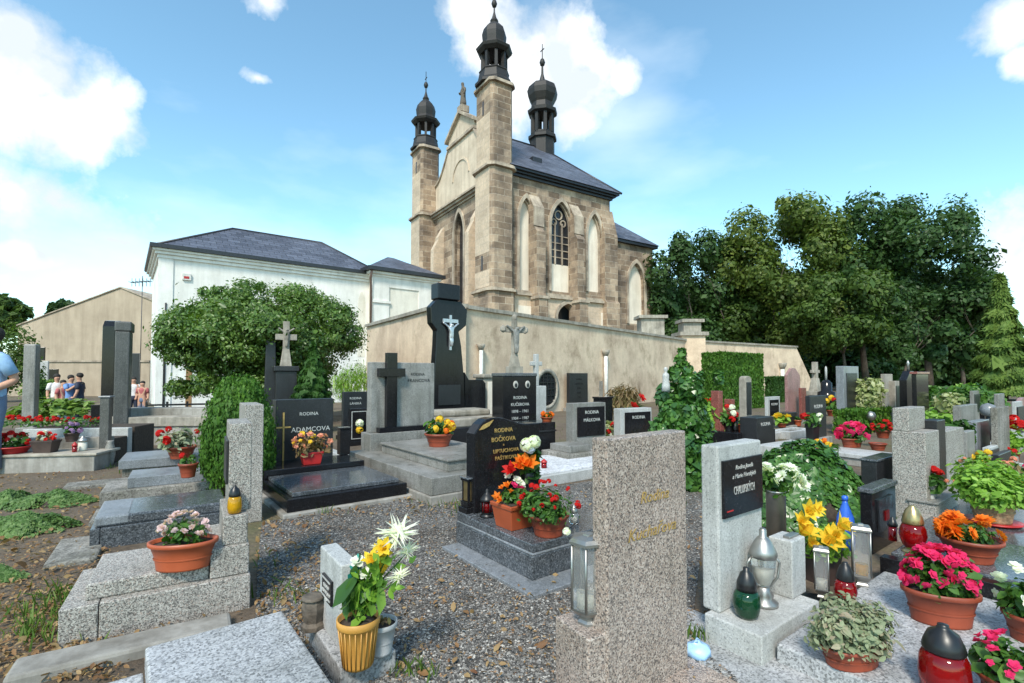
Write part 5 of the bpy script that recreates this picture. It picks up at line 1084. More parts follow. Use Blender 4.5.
def g_monument():
    P=atY(447,375,9.0); P.z=0; g=G('monument','towering polished black monument with a silver crucifix and octagonal head','gravestone',0,0,P=P,th=50); u=lambda px: g.X(px); z=lambda py: g.Z(py)
    x0,x1=u(430),u(467); c=(x0+x1)/2; d=.16; q=MB()
    zz=z(413); q.prism([(u(433),zz),(u(465),zz),(u(464),z(378)),(u(461),z(345)),(u(458.5),z(331)),(u(466),z(324)),(u(467),z(308)),(u(460),z(300)),(u(437),z(300)),(u(430),z(308)),(u(431),z(324)),(u(436.5),z(331)),(u(436),z(345)),(u(434),z(378))],0,d,'y'); q.build('shaft',MT['black'],g.root,.012)
    g.box('cap',u(436),-.05,z(300),u(458),d+.05,z(284),'black',.02)
    g.box('base',u(430),-.1,0,u(487),d+.2,zz,'black',.012)
    q=MB(); q.prism([(u(465.5),zz),(u(487),zz),(u(487),z(384)),(u(484),z(380)),(u(470),z(380)),(u(465.8),z(372))],.04,d-.04,'y'); q.build('side_wing',MT['black'],g.root,.01)
    cr=MB(); cx=u(449.5); cr.box(cx-.022,-.03,z(350),cx+.022,-.001,z(315)); cr.box(cx-.16,-.03,z(322.5),cx-.0225,-.001,z(319)); cr.box(cx+.0225,-.03,z(322.5),cx+.16,-.001,z(319)); cr.build('crucifix',MT['corpus'],g.root); corpus(g.root,cx,-.03,z(347),(z(321)-z(347)),'corpus')
    g.box('lettering_panel',u(438),-.012,z(405),u(460),-.001,z(385),'blackm',.003)
    # old grave before it
    h=G('old_grave','weathered brown stone grave cover with dark sides in front of the black monument','grave',446,455,0,52); x=h.X(512); h.box('kerb',0,0,0,x,.9,h.Z(429),'blackm',.01); h.box('cover',.03,.03,h.Z(429),x-.05,.85,h.Z(420),'stone',.02); h.box('cover',.1,.35,h.Z(420)+.001,x-.15,.8,h.Z(413),'stone',.03)
    h=G('headstone','small pale sandstone pedestal block beside the black monument','headstone',484,432,0,50); x=h.X(503); z=h.Z(374); h.box('stone',0,0,0,x,.3,z-.08,'stone',.02); h.box('cap',-.04,-.04,z-.08,x+.04,.34,z,'stone',.025); h.box('panel',.08,-.012,.3,x-.08,0,z-.15,'infill',.006)
g_monument()
def g_photo():
    g=G('grave_cross','black pedestal with two oval portraits and an old stone crucifix on top','gravestone',503,452,0,56); x=g.X(536.5); z=g.Z(373); d=.3; hs=g.box('pedestal',0,0,0,x,d,z-.05,'black',.006); g.box('cap',-.01,-.01,z-.05,x+.01,d+.01,z,'blue',.012)  # blue-grey cap: reflection on the black top put into its colour
    for k in (.36,.72):
        q=MB(); q.lathe([(.042,0),(.042,.012),(.035,.016)],18,Matrix.Translation((x*k,-.0,z-.17))@Matrix.Rotation(R(90),4,'X')@Matrix.Diagonal((1,1.35,1,1))); o=q.build('oval_portrait',MT['photo'],hs)
        q=MB(); q.lathe([(.024,.0165),(.024,.018)],12,Matrix.Translation((x*k,-.0,z-.18))@Matrix.Rotation(R(90),4,'X')@Matrix.Diagonal((1,1.35,1,1))); q.build('portrait_figure',MT['iron'],o)
    for i,s in enumerate(('RODINA','KUČEROVA','1898 – 1961','1904 – 1987')): text(s,hs,(x/2,-.002,z-.38-i*.1),.062,'silver')
    q=MB(); cx=x/2; zt=g.Z(317,cx); w=.034; q.box(cx-.1,d/2-.09,z,cx+.1,d/2+.09,z+.1); q.taper((cx-.07,d/2-.06,cx+.07,d/2+.06),z+.1,(cx-w,d/2-w,cx+w,d/2+w),z+.3); q.box(cx-w,d/2-w,z+.3,cx+w,d/2+w,zt); q.box(cx-.2,d/2-w*.9,zt-.22,cx-w,d/2+w*.9,zt-.13); q.box(cx+w,d/2-w*.9,zt-.22,cx+.2,d/2+w*.9,zt-.13)
    for p in ((cx,zt),(cx-.2,zt-.175),(cx+.2,zt-.175)): q.lathe([(.01,-.055),(.045,-.025),(.045,.025),(.01,.055)],8,Matrix.Translation((p[0],d/2,p[1])))
    q.build('cross',MT['stone'],g.root,.005); corpus(g.root,cx,d/2-w,zt-.55,.46,'grey')
    P=atY(536,375,9.3); P.z=0; g=G('grave_cross','small white stone cross behind the black pedestal with oval portraits','gravestone',0,0,P=P,th=52); z=g.Z(354); q=MB(); q.box(-.04,-.04,.9,.04,.04,z); q.box(-.13,-.035,z-.22,-.04,.035,z-.14); q.box(.04,-.035,z-.22,.13,.035,z-.14); q.build('cross',MT['pale'],g.root,.012); g.box('pedestal',-.15,-.12,0,.15,.12,.9,'pale',.01)
    g=G('black_pedestal','black granite plinth with a bowl of orange flowers behind the curved black headstone','gravestone',538,462,0,54); x=g.X(555.5); z=g.Z(423); g.box('block',-.3,0,0,x,.35,z,'black',.006); g.box('band',-.31,-.01,z-.12,x+.01,.36,z-.1,'blackm',.003)
    potted('flower_bowl','low bowl of bright orange flowers on the black granite plinth',548,424,13,4,'round','terrao',g.W(g.X(547,.15),.15,z),(13,5,'herb',40,4,'leaf'),[('ball','orange',9,5)],'flower bowl')
g_photo()
def back_mid():
    d1=WALL[1]; C=WALL[0]
    def bystone(name,label,pl,pr,yb,t,mat,off,base='conc',pz=.1):
        n=Vector((d1.y,-d1.x,0)); P=C+d1*along(C,d1,pl)+n*off; P.z=0; th=math.degrees(math.atan2(d1.x,d1.y)); g=G(name,label,'headstone',0,0,P=P,th=th); x=g.X(pr); z=g.Z(t); hs=g.box('stone',0,0,pz,x,.12,z,mat,.01); g.box('plinth',-.08,-.06,-.02,x+.08,.2,pz,base,.01); return g,hs,x,z
    g,hs,x,z=bystone('headstone','large flat matt black headstone leaning against the church wall',563,588,415,373,'blackm',.25)
    for i in range(5): text(('RODINA','HAVLÍKOVA','JOSEF','MARIE','1931')[i],hs,(x/2,-.003,z-.22-i*.14),.085,'iron')
    bystone('headstone','small dark grey headstone standing by the pale pipe on the church wall',593,603,408,381,'grey',.35)
    for lab,px,py,pr,pl,t,names,th in (('grey framed headstone with black plate left of the red roses',573,462,606,570,403.5,('RODINA','MÁLKOVA'),58),('pale framed headstone with black plate behind the pink granite stone',621,458,652,616,409,('RODINA',),60)):
        g=G('headstone',lab,'headstone',px,py,0,th,'framed headstones behind the pink granite stone'); x=g.X(pr); z=g.Z(t); hs=g.box('stone',0,0,.04,x,.14,z,'grey' if px<600 else 'pale',.006); g.box('plinth',-.08,-.1,-.02,x+.08,.24,.14,'pale',.006)
        pl_=g.box('plate',x*.12,-.012,z*.42,x*.95,-.001,z-.05,'black',.003,hs)
        for i,s in enumerate(names): text(s,pl_,(x*.55,-.014,z-.14-i*.1),.06,'silver')
    g=G('black_urn_block','small black granite vase block right of the grey framed headstone','vase',600,445,0,56); g.box('block',0,0,0,g.X(613),.15,g.Z(399),'black',.008); g.box('rim',-.01,-.01,g.Z(399),g.X(613)+.01,.16,g.Z(397),'black',.004)
    g=G('white_gravel_grave','low grave filled with white pebbles behind the red potted flowers','grave',535,489,0,53); x=g.X(640); y=.95; zz=g.Z(478); g.box('kerb',0,0,0,x,y,zz,'pale',.006); m=granite('white_pebble',[(3,(.66,.66,.68)),(3,(.55,.55,.58)),(1.5,(.4,.4,.43)),(2,(.74,.74,.74))],60,.7,.15); bx('pebble_fill',g.root,(.05,.05,zz),(x-.05,y-.05,zz+.02),m,.004)
    lantern('grave_lantern','small red glass light on the white pebble grave',544,468,7,9,'rgl','redplas',zz+.02,'can')
    g=G('low_step_grave','grey stone kerb steps below the grey framed headstone','grave',568,470,0,55); g.box('kerb',0,0,-.02,g.X(600),.5,g.Z(455),'conc2',.01); g.box('step',.1,.08,g.Z(455),g.X(596),.45,g.Z(448),'grey',.006)
    potted('flower_vase','bouquet of red roses and cream leaves in a jar behind the pink granite stone',611,452,20,14,'round','greyp',0,(34,22,'varieg',200,8,'leaf'),[('ball','red',5,9),('ball','mag',2,8),('five','wht',5,7)],'bouquet')
    r=shrub('poppy_clump','clump of tall poppies with orange-red blooms behind the framed headstone',634,447,34,42,'herb',1500,.12,'blade',up=(0,0,1)); m=r.location.y/F
    for px,py in ((641,398),(634,407),(632,418),(635,429),(626,424)): 
        p=atY(px,py,r.location.y-.35)-r.location; instance(blossom('five','f_red' if py<425 else 'f_orange'),'flower',r,p,(R(60),0,rng.uniform(0,6)),8.5*m)
    shrub('dried_shrub','brown dried-out bush against the church wall',624,428,36,44,'dry',1300,.16,'blade',up=(0,0,1))
back_mid()
# ================================================================== centre grave
def g_bock():
    g=G('grave','dark blue-grey granite urn grave with curved black headstone in the path centre','grave',532,601,0,53); xr=g.X(640); yl=g.Y(442)
    g.box('ground_slab',0,0,-.02,xr,yl,.022,'bluel',.004)
    o=G.__new__(G); xa=.055; ya=.05
    xa=(at(532.5,581,.022)-g.P).dot(g.u); ya=(at(532.5,581,.022)-g.P).dot(g.v); y1=g.Y(456,xa); x1=xa+.72
    z1=g.Z(557,xa,ya); g.box('lower_plinth',xa,ya,.022,x1,y1,z1,'blue',.004); g.box('edge_band',xa+.005,ya+.005,z1,x1-.005,y1-.005,z1+.012,'bluel',.004)
    z2=g.Z(546,xa,ya); g.box('slab',xa+.012,ya+.012,z1+.012,x1-.012,y1-.13,z2,'blue',.006); yb=y1-.16; zc=g.Z(511,xa,y1)
    g.box('back_plinth',xa+.004,yb+.0,z1+.012,x1,y1-.004,zc,'blue',.005)
    # headstone with a rising hump on its left shoulder
    xh=g.X(475,yb+.02); z0=zc; zt=g.Z(419,xh,yb); zr=g.Z(424,xh+.45,yb); xe=g.X(541,yb+.02); w=xe-xh
    pts=[(xh,z0),(xe,z0),(xe,zr-.02)]
    for i in range(13):
        t=1-i/12; k=zr+(zt-zr)*(.5+.5*math.cos(math.pi*min(1,abs(t-.3)/.5))); 
        if t<.12: k-=(.12-t)*.5
        pts.append((xh+w*t,k))
    q=MB(); q.prism(pts,yb+.03,yb+.13,'y'); hs=q.build('headstone',MT['black'],g.root,.006)
    for s,f,zz,sz in (('RODINA',.42,.09,.039),('BOČKOVA',.42,.15,.041),('a',.42,.18,.025),('LIPTUCHOVA',.46,.225,.035),('PAŠTIKOVA',.46,.272,.035)): text(s,hs,(xh+w*f,yb+.028,zt-zz-.01),sz,'gold',ext=.002)
    q=MB(); lf=[(0,0),(.03,.03),(.07,.045),(.11,.06),(.075,.022),(.03,.004)]; q.prism([(xh+.035+a,zt-.075+b) for a,b in lf],yb+.022,yb+.0298,'y'); q.build('gilt_leaf',MT['gold'],hs)
    # lamp bases and lanterns in black granite
    P=g.W(xa+.01,y1-.11,zc); k=P.y/F
    b=G('granite_lantern','polished black granite lantern on stepped base at the left of the curved headstone','grave lantern',0,0,P=P,th=53); W_=.062
    b.box('base',0,0,0,.16,.1,.035,'black',.004); b.box('base',.012,.006,.035,.135,.09,.07,'black',.004); f=MB()
    for x in (.02,.09): 
        for y in (.01,.075): f.box(x,y,.07,x+.014,y+.014,.2)
    f.box(.012,.004,.2,.112,.094,.215); f.build('frame',MT['black'],b.root,.003); b.box('glass',.024,.014,.072,.1,.085,.199,'brass',.002); b.box('roof',.006,-.002,.215,.118,.1,.225,'blue',.004)
    z=z2; W=lambda px,d,zz=z2: g.W(g.X(px,d),d,zz)
    r=T('grave_lantern','small black iron lantern with domed top beside the granite lantern','grave lantern',W(487,y1-.19)); q=MB(); kk=k*1.0; q.lathe([(7*kk,0),(7*kk,2*kk),(5*kk,3*kk),(5*kk,4*kk),(7*kk,5*kk)],8); 
    for i in range(6): a=i*1.047; q.tube([(6*kk*math.cos(a),6*kk*math.sin(a),5*kk),(6*kk*math.cos(a),6*kk*math.sin(a),16*kk)],.6*kk,4)
    q.build('frame',MT['iron'],r); q=MB(); q.lathe([(7.5*kk,16*kk),(7*kk,18*kk),(4*kk,22*kk),(1.5*kk,24*kk),(1.8*kk,26*kk),(.1*kk,28*kk)],10); q.build('roof',MT['iron'],r); q=MB(); q.lathe([(5*kk,5*kk),(5*kk,16*kk)],10); q.build('glass',MT['rgl'],r)
    P1=at(514,526,z2); p1=potted('flower_pot','square orange pot of orange zinnias on the dark blue-grey grave',514,526,33,24,'square','terrao',z2,(36,16,'herb',150,7,'leaf'),[('lily','orange',5,9),('five','mag',3,7)],'potted plant',rz=R(38))
    p2=potted('flower_pot','round terracotta pot with a dome of red chrysanthemums on the dark blue-grey grave',548.5,534,40,21,'round','terra',z2,(64,30,'herb',900,5.5,'leaf'),[('ball','red',26,6.5)],'potted plant')
    v=potted('flower_vase','black vase of white hydrangea with orange lilies before the curved headstone',531,520,13,38,'tall','blackp',W(529,y1-.24),(26,30,'herb',110,9,'leaf'),[],'bouquet'); m=v.location.y/F
    for st,c,a,b_,s in (('ball','wht',527,445,15),('ball','wht',534,442,14),('ball','bluef',530,449,11),('lily','orange',527,466,17),('lily','orange',519,468,13),('lily','red',512,472,14),('five','wht',517,480,8),('five','wht',521,484,8),('five','wht',508,476,7),('lily','orange',521,462,11)):
        p=atY(a,b_,v.location.y-.06)-v.location; rr=v.rotation_euler.z; p=Matrix.Rotation(-rr,3,'Z')@p; instance(blossom(st,'f_'+c),'flower',v,p,(R(35),rng.normal()*.3,-rr),s*m)
    q=MB()
    for a,b_ in ((527,447),(533,444),(526,468),(513,474),(518,482)):
        p=Matrix.Rotation(-v.rotation_euler.z,3,'Z')@(atY(a,b_,v.location.y-.03)-v.location); q.tube([(0,0,.1),tuple(p*.6),tuple(p)],.003,5)
    q.build('stem',MT['herb'],v)
    lantern('grave_lantern','small clear glass cup light at the right edge of the dark blue-grey grave',574,524,10,19,'wgl','steel',z2,'cup')
g_bock()
def g_small():
    g=G('urn_stone','small pale granite urn stone with a black plaque on a low base','gravestone',340,694,0,54); zt=.085; yl=g.Y(303,0,0); x=g.X(396); g.box('base',0,0,-.02,x,yl,zt,'slab',.006)
    c=(at(340,652,zt)-g.P); xc,yc=c.dot(g.u),c.dot(g.v); ys=g.Y(319,xc,yc); xs=g.X(358,yc); z=g.Z(566,xc,yc); hs=g.box('headstone',xc,yc,zt,xs,ys,z,'pale',.006)
    p=(ys-yc); g.box('plaque',xc-.01,yc+p*.32,zt+(z-zt)*.42,xc,yc+p*.76,zt+(z-zt)*.72,'black',.002,hs); q=MB(); a,b,e,f=yc+p*.36,yc+p*.72,zt+(z-zt)*.46,zt+(z-zt)*.68
    q.box(xc-.012,a,e,xc-.0101,b,e+.006); q.box(xc-.012,a,f,xc-.0101,b,f+.006); q.build('plaque_rim',MT['silver'],hs)
    for i,s in enumerate(('RODINA','NOVÁKOVA','2004')): text(s,hs,(xc-.0115,(a+b)/2,f-.028-i*.024),.018,'silver','-x')
    r=potted('flower_pot','tall ribbed ochre pot of yellow lilies and white spider blooms before the small urn stone',358,664,40,46,'tall','ochre',zt,None,(),'potted plant'); m=r.location.y/F; R_=Matrix.Rotation(-r.rotation_euler.z,3,'Z'); q=MB(); L=[];LN=[];LU=[]
    for st,c,a,b_,s in (('spider','wht',397,535,22),('spider','wht',408,552,14),('spider','wht',399,578,13),('lily','yel',380,558,19),('lily','yel',377,572,17),('lily','yel',383,549,15),('ball','yel',381,566,14),('five','wht',358,562,13),('five','wht',366,574,12),('lily','yel',372,562,15),('spider','wht',383,549,14)):
        p=R_@(atY(a,b_,r.location.y-rng.uniform(-.04,.06))-r.location); instance(blossom(st,'f_'+c),'flower',r,p,(R(30)+rng.normal()*.2,rng.normal()*.3,0),s*m)
        b0=Vector((rng.normal()*.01,rng.normal()*.01,.15)); q.tube([b0,b0*.5+p*.5+Vector((0,0,.02)),p],.0028,5)
        for t in np.linspace(.2,.9,7):
            w=b0*(1-t)+p*t; L.append(tuple(w+Vector(rng.normal(size=3)*.012))); LN.append(rng.normal(size=3)+np.array([0,-.5,.5])); LU.append(tuple((p-b0).normalized()+Vector(rng.normal(size=3)*.5)))
    q.build('stem',MT['herb'],r); link('foliage',leafmesh('foliage',L,LN,.055,'lime','leaf',LU),r)
    L=[Vector((rng.normal()*.025,rng.normal()*.02,.18+rng.random()*.16)) for _ in range(18)]; link('foliage',leafmesh('foliage',[tuple(a) for a in L],rng.normal(size=(18,3))+np.array([0,-1,0]),.075,'herb','leaf',(0,0,1)),r)
    A=[tuple(R_@(atY(rng.uniform(352,372),rng.uniform(560,584),r.location.y)-r.location)) for _ in range(14)]; mm=leafmesh('artificial_leaf',A,rng.normal(size=(14,3)),.05,'f_bluef','leaf'); mm.materials[0]=plain('teal_plastic_leaf',(.03,.25,.22),.4); link('artificial_leaf',mm,r)
    potted('flower_pot','pale grey plastic pot of dry soil behind the ochre pot',381,652,30,30,'round','greyp',zt,(20,4,'dry',30,5,'leaf'),(),'empty pot')
    P=at(313,628,zt); v=T('stone_lantern','small rough brown ceramic vase on the base of the small urn stone','vase',P); m=P.y/F; q=MB(); q.lathe([(11*m,0),(11*m,4*m),(8.5*m,7*m),(10*m,14*m),(11*m,20*m),(10*m,26*m),(8*m,28*m),(7*m,25*m)],7,smooth=False); q.build('body',MT['clay'],v); q=MB(); q.lathe([(9*m,28*m),(11.5*m,29*m),(11*m,31*m),(7*m,31*m)],10); q.build('rim',MT['clay'],v)
g_small()
def g_pink():
    P=at(688,669); u,v=UV(53); P=P+u*along(P,u,608); g=G('headstone','tall pinkish granite headstone with faint gilt lettering in the foreground','headstone',0,0,P=P,th=53); x=g.X(688.5); y=g.Y(593); z=g.Z(439.5); hs=g.box('stone',0,0,-.02,x,y,z,'pink',.006)
    text('Rodina',hs,(x*.56,-.0025,z-.235),.058,'gold',shear=.3,ext=.0005); text('Kuchařova',hs,(x*.53,-.0025,z-.355),.06,'gold',shear=.3,ext=.0005,sx=1.05)
    b=G('granite_block','low pinkish granite block carrying the steel lantern','gravestone',588,640,.26,60); xb=b.X(623.5); yb=b.Y(555); b.box('block',0,0,-.3,xb,yb,0,'pink',.006)
    P=b.W(xb*.5,yb*.5,0); box_lantern('grave_lantern','hexagonal brushed steel lantern with glass sides on the pinkish block',0,0,37,86,'steel',P,6)
    f=T('plastic_bloom','tiny white artificial bloom hooked on the steel lantern','flower',P+Vector((-.075,-.02,.31))); instance(blossom('ball','f_wht'),'flower',f,(0,0,0),(0,0,0),.03); q=MB(); q.tube([(0,0,0),(.02,.01,.02),(.04,.01,.03)],.002,5); q.build('hook',MT['iron'],f)
    gg=G('footing_stone','pink granite ground slab at the foot of the tall pinkish headstone','kerb',0,0,P=g.W(-.05,-.3,0),th=53); gg.box('strip',0,0,-.03,x+.1,.5,.012,'pink',.004)
g_pink()
# ================================================================== right side
def g_pale():
    g=G('headstone','tall pale granite headstone with a black lettered plaque on a square base','headstone',762.5,668,0,53); xr=g.X(820); yl=g.Y(704.5); zb=g.Z(637); g.box('base',0,0,-.02,xr,yl,zb,'pale',.006)
    c=at(720,614,zb)-g.P; xc,yc=c.dot(g.u),c.dot(g.v); xs=g.X(764,yc); ys=g.Y(703,xc,yc); zt=g.Z(446.5,xc,yc); hs=g.box('stone',xc,yc,zb,xs,ys,zt,'pale',.008); w=xs-xc
    xp,xq=g.X(723.5,yc),g.X(762.5,yc); z0,z1=g.Z(519,xp,yc),g.Z(461,xp,yc); pl=g.box('plaque',xp,yc-.012,z0,xq,yc,z1,'black',.002,hs); pw=xq-xp
    text('Rodina Josefa',pl,(xp+pw*.5,yc-.0135,z1-.045),.027,'silver',shear=.35,ext=.0006); text('a Marie Horských',pl,(xp+pw*.5,yc-.0135,z1-.082),.027,'silver',shear=.35,ext=.0006); text('CHALUPSKÝCH',pl,(xp+pw*.5,yc-.0135,z1-.15),.05,'silver',sx=.5,ext=.0006); q=MB(); q.box(xp+.02,yc-.0138,z0+.025,xp+.07,yc-.0121,z0+.03); q.build('red_line',MT['redplas'],pl)
    b=at(793,600,zb)-g.P; xb,yb=b.dot(g.u),b.dot(g.v); yb=max(yb,.03); P=g.W(xb,yb,zb); bk=G('granite_block','small pale granite vase block right of the tall pale headstone','gravestone',0,0,P=P,th=53); bx_=bk.X(806.5); by=min(bk.Y(769),.18); bz=bk.Z(542); bk.box('block',0,0,0,bx_,by,bz,'pale',.006)
    q=MB(); q.box(bx_*.2,by*.2,bz,bx_*.9,by*.5,bz+.012); q.build('plaque',MT['steel'],bk.root,.003)
    W=lambda px,py: at(px,py,zb)
    # amphora lantern
    P=W(764,604); m=P.y/F; r=T('grave_lantern','tall silver amphora lantern with handles on the pale headstone base','grave lantern',P); q=MB(); q.lathe([(13*m,0),(13*m,3*m),(8*m,6*m),(9*m,10*m),(6*m,15*m),(5*m,18*m)],20); q.build('foot',MT['steel'],r)
    q=MB(); q.lathe([(5.5*m,18*m),(9*m,27*m),(11*m,38*m),(11.5*m,46*m)],20,cap=False); q.build('glass_body',MT['wgl'],r); q=MB(); q.lathe([(4*m,20*m),(6*m,28*m),(7*m,36*m)],16); q.build('candle',MT['wax'],r)
    q=MB(); q.lathe([(12*m,46*m),(13*m,49*m),(12*m,53*m),(8*m,61*m),(5*m,65*m),(3.4*m,66*m),(3.6*m,72*m),(2*m,74*m),(.1*m,74*m)],20); q.build('lid',MT['steel'],r)
    for s in (1,-1): q=MB(); q.tube([(s*11.5*m,0,46*m),(s*16*m,0,40*m),(s*14*m,0,26*m),(s*6*m,0,17*m)],1.3*m,6); q.build('handle',MT['steel'],r)
    P=W(747,617); m=P.y/F; r=T('grave_lantern','round red and green glass lantern with black cone lid on the pale base','grave lantern',P); q=MB(); q.lathe([(8*m,0),(11*m,4*m),(13*m,14*m),(12*m,22*m),(9*m,27*m)],20); q.build('glass_body',MT['ggl'],r)
    q=MB(); q.lathe([(6*m,-.001+2*m),(8.5*m,6*m),(9*m,15*m)],16); q.build('candle',MT['rgl'],r); q=MB(); q.lathe([(9.5*m,26*m),(9*m,34*m),(5.5*m,43*m),(3*m,45*m),(3*m,48*m),(.1*m,49*m)],18); q.build('lid',MT['blackp'],r)
    # vase with white flowers behind
    P=at(777,566); v=T('flower_vase','grey metal cylinder vase of white chrysanthemums behind the pale headstone','bouquet',P); m=P.y/F; zt=ht(P,490); q=MB(); q.lathe([(9*m,0),(9*m,zt-.01),(10*m,zt),(8.5*m,zt)],18); q.build('vase',MT['steel'],v)
    bl=(0,0,zt-.01,25*m,20*m,30*m); A,N=blobpts([(0,0,zt+.05,18*m,16*m,14*m)],160,.3); link('foliage',leafmesh('foliage',A,N,8*m,'herb','leaf'),v); flowers(v,(2*m,0,zt+.02,24*m,18*m,22*m),'daisy','wht',26,9*m)
    for lab,px,py,s in (('pale blue plastic bag scrap beside the base of the tall pale headstone',697,655,.05),):
        P=at(px,py,.0); r=T('plastic_bag',lab,'bag',P); q=MB(); q.lathe([(.02,0),(.055,.008),(.05,.03),(.03,.045),(.012,.05),(.018,.062)],9,smooth=True); q.v=[(x+rng.normal()*.008,y+rng.normal()*.008,max(0,z)) for x,y,z in q.v]; q.build('crumpled_film',MT['paleblue'],r)
g_pale()
def g_slabs():
    # pale slab group in the right foreground: far edge runs from (776,643) to (881,577)
    P=at(776,643,.075); g=G('grave_slab','wide pale speckled granite grave slab in the right foreground','grave',0,0,P=P,th=53); xr=g.X(884); xm=g.X(831,-.02); d=-1.05
    g.box('slab',.0,d,-.09,xr*.47-.003,0,0,'slab',.008); g.box('slab',xr*.47+.003,d,-.09,xr,0,0,'slab',.008)
    z=.075
    potted('flower_bowl','oval terracotta bowl of fleshy grey-green succulents in the right foreground',852,662,70,20,'oval','terra',z,(96,46,'succ',2400,6,'leaf'),(),'flower bowl')
    potted('flower_bowl','oval terracotta bowl full of bright pink begonias on the pale slab',941,622,62,32,'oval','terra',z,(62,40,'herb',520,8.5,'leaf'),[('five','mag',95,9.5)],'flower bowl',rz=-.35)
    lantern('grave_lantern','large red glass lantern with bronze lid in front on the pale slab',945,692,42,66,'rgl','blackp',z,'cup')
    lantern('grave_lantern','dark red glass lantern with black lid beside the yellow flowers',846,607,20,44,'rgl','blackp',z,'belly')
    potted('flower_pot','terracotta pot of pink pelargonium at the bottom right corner',1012,702,54,26,'round','terra',z,(64,40,'herb',200,14,'leaf'),[('five','mag',18,9)],'potted plant')
    potted('flower_pot','pot of white begonias cut off by the right edge',1030,640,40,26,'round','terra',z,(52,48,'herb',240,11,'leaf'),[('five','wht',14,11)],'potted plant')
    h=G('paving_slab','speckled granite paving in front of the pale headstone base','slab',762.5,668,0,53); h.box('slab_face',-.3,-1.0,-.03,.2,.75,.006,'slab',.003)
    # black grave behind
    P=at(884,577,0); P=g.W(xr+.006,0,-.075); k=G('grave','polished black granite grave with broad kerb in front of the speckled cross-topped pillar','grave',0,0,P=P,th=53); x2=k.X(958,.1); z2=k.Z(556,0,0); z2=max(.12,z2); k.box('kerb',0,-1.6,0,.07,.02,z2*.95,'black',.004); k.box('kerb',.075,-1.6,0,.85,.02,z2*.75,'blackm',.004)
    k.box('slab',.1,-1.6,z2*.75,.8,.0,z2,'blue',.008)
    potted('flower_bowl','terracotta bowl of orange chrysanthemums on the black granite grave',970,559,50,22,'round','terra',z2,(46,18,'herb',200,7,'leaf'),[('daisy','orange',26,12.5)],'flower bowl')
    lantern('grave_lantern','red glass lantern with brass lid and foot on the black grave',913.5,552,23,46,'rgl','brass',z2,'belly')
    lantern('grave_lantern','small dark red candle lantern left of the brass-lidded red lantern',893,541,9,24,'rgl','blackp',z2,'can')
    # dark metal and glass lanterns behind the yellow flowers
    P=at(862,585,z); box_lantern('grave_lantern','square steel lantern with amber glass next to the black grave',0,0,22,60,'steel',P,4,candle='ygl')
    P=at(822,597,z); box_lantern('grave_lantern','clear square glass lantern on dark tray below the yellow lilies',0,0,18,50,'steel',P,4)
    r=T('tray','dark metal tray under the clear glass lantern','tray',at(822,606,z-.072)); q=MB(); q.lathe([(.08,0),(.1,.012),(.1,.018),(.08,.014)],20); q.build('dish',MT['iron'],r)
    v=potted('flower_vase','dark square vase of yellow lilies right of the pale vase block',822,582,26,34,'square','brownp',0,(58,28,'lime',240,8,'leaf'),[],'bouquet'); m=v.location.y/F; R_=Matrix.Rotation(-v.rotation_euler.z,3,'Z')
    for a,b_,s,c in ((801,533,22,'yel'),(809,545,14,'yel'),(826,543,21,'yel'),(838,527,19,'yel'),(807,511,16,'yel'),(815,509,12,'yel'),(800,522,13,'yel'),(834,537,16,'yel')):
        p=R_@(atY(a,b_,v.location.y-.1)-v.location); instance(blossom('lily','f_'+c),'flower',v,p,(R(40)+rng.normal()*.2,rng.normal()*.3,0),s*m)
    q=MB(); 
    for a,b_ in ((801,533),(826,543),(838,527),(808,512)): q.tube([(0,0,.1),tuple(R_@(atY(a,b_,v.location.y-.09)-v.location))],.003,5)
    q.build('stem',MT['herb'],v)
    P=at(846,548,0); m=P.y/F; zz=ht(P,525); r=T('spray_bottle','bright blue plastic bottle standing among the lanterns','bottle',Vector((P.x,P.y,0))); q=MB(); q.lathe([(8*m,0),(8*m,zz),(7.4*m,zz+8*m),(4*m,zz+17*m),(2.4*m,zz+22*m),(2.4*m,zz+24*m)],16); q.build('body',MT['bluep'],r); q=MB(); q.lathe([(2.9*m,zz+24*m),(2.9*m,zz+28*m),(1*m,zz+29*m)],10); q.build('cap',MT['bluep'],r)
    # black vase stand with lanterns (852-895, 455-545)
    g=G('lantern_stand','dark granite lantern cabinet with glazed front left of the speckled pillar','gravestone',873,555,0,53); x=g.X(897); y=g.Y(861); z3=g.Z(489); g.box('cabinet',0,0,0,x,y,z3-.03,'black',.006); g.box('top',-.01,-.01,z3-.03,x+.015,y+.01,z3,'blue',.006)
    q=MB(); q.box(x*.2,-.012,z3*.3,x*.8,-.002,z3*.8); q.build('pane',MT['glassd'],g.root); q=MB(); q.box(x*.4,-.02,z3*.45,x*.55,-.013,z3*.6); q.build('red_flower',MT['rgl'],g.root)  # small red flower at the dark pane, shaped as a plain red block
    h=G('granite_vase','dark mottled granite pillar vase with dry grass left of the speckled pillar','vase',878,520,0,53); x=h.X(899); y=h.Y(862); z4=h.Z(462); h.box('pillar',0,0,0,x,y,z4,'blackm',.006); h.box('rim',-.008,-.008,z4,x+.008,y+.008,z4+.015,'blue',.004)
    shrub('dry_grass','tuft of yellow dry grass beside the speckled pillar',892,505,20,36,'varieg',160,.09,'blade',up=(0,0,1),cat='plant')
g_slabs()
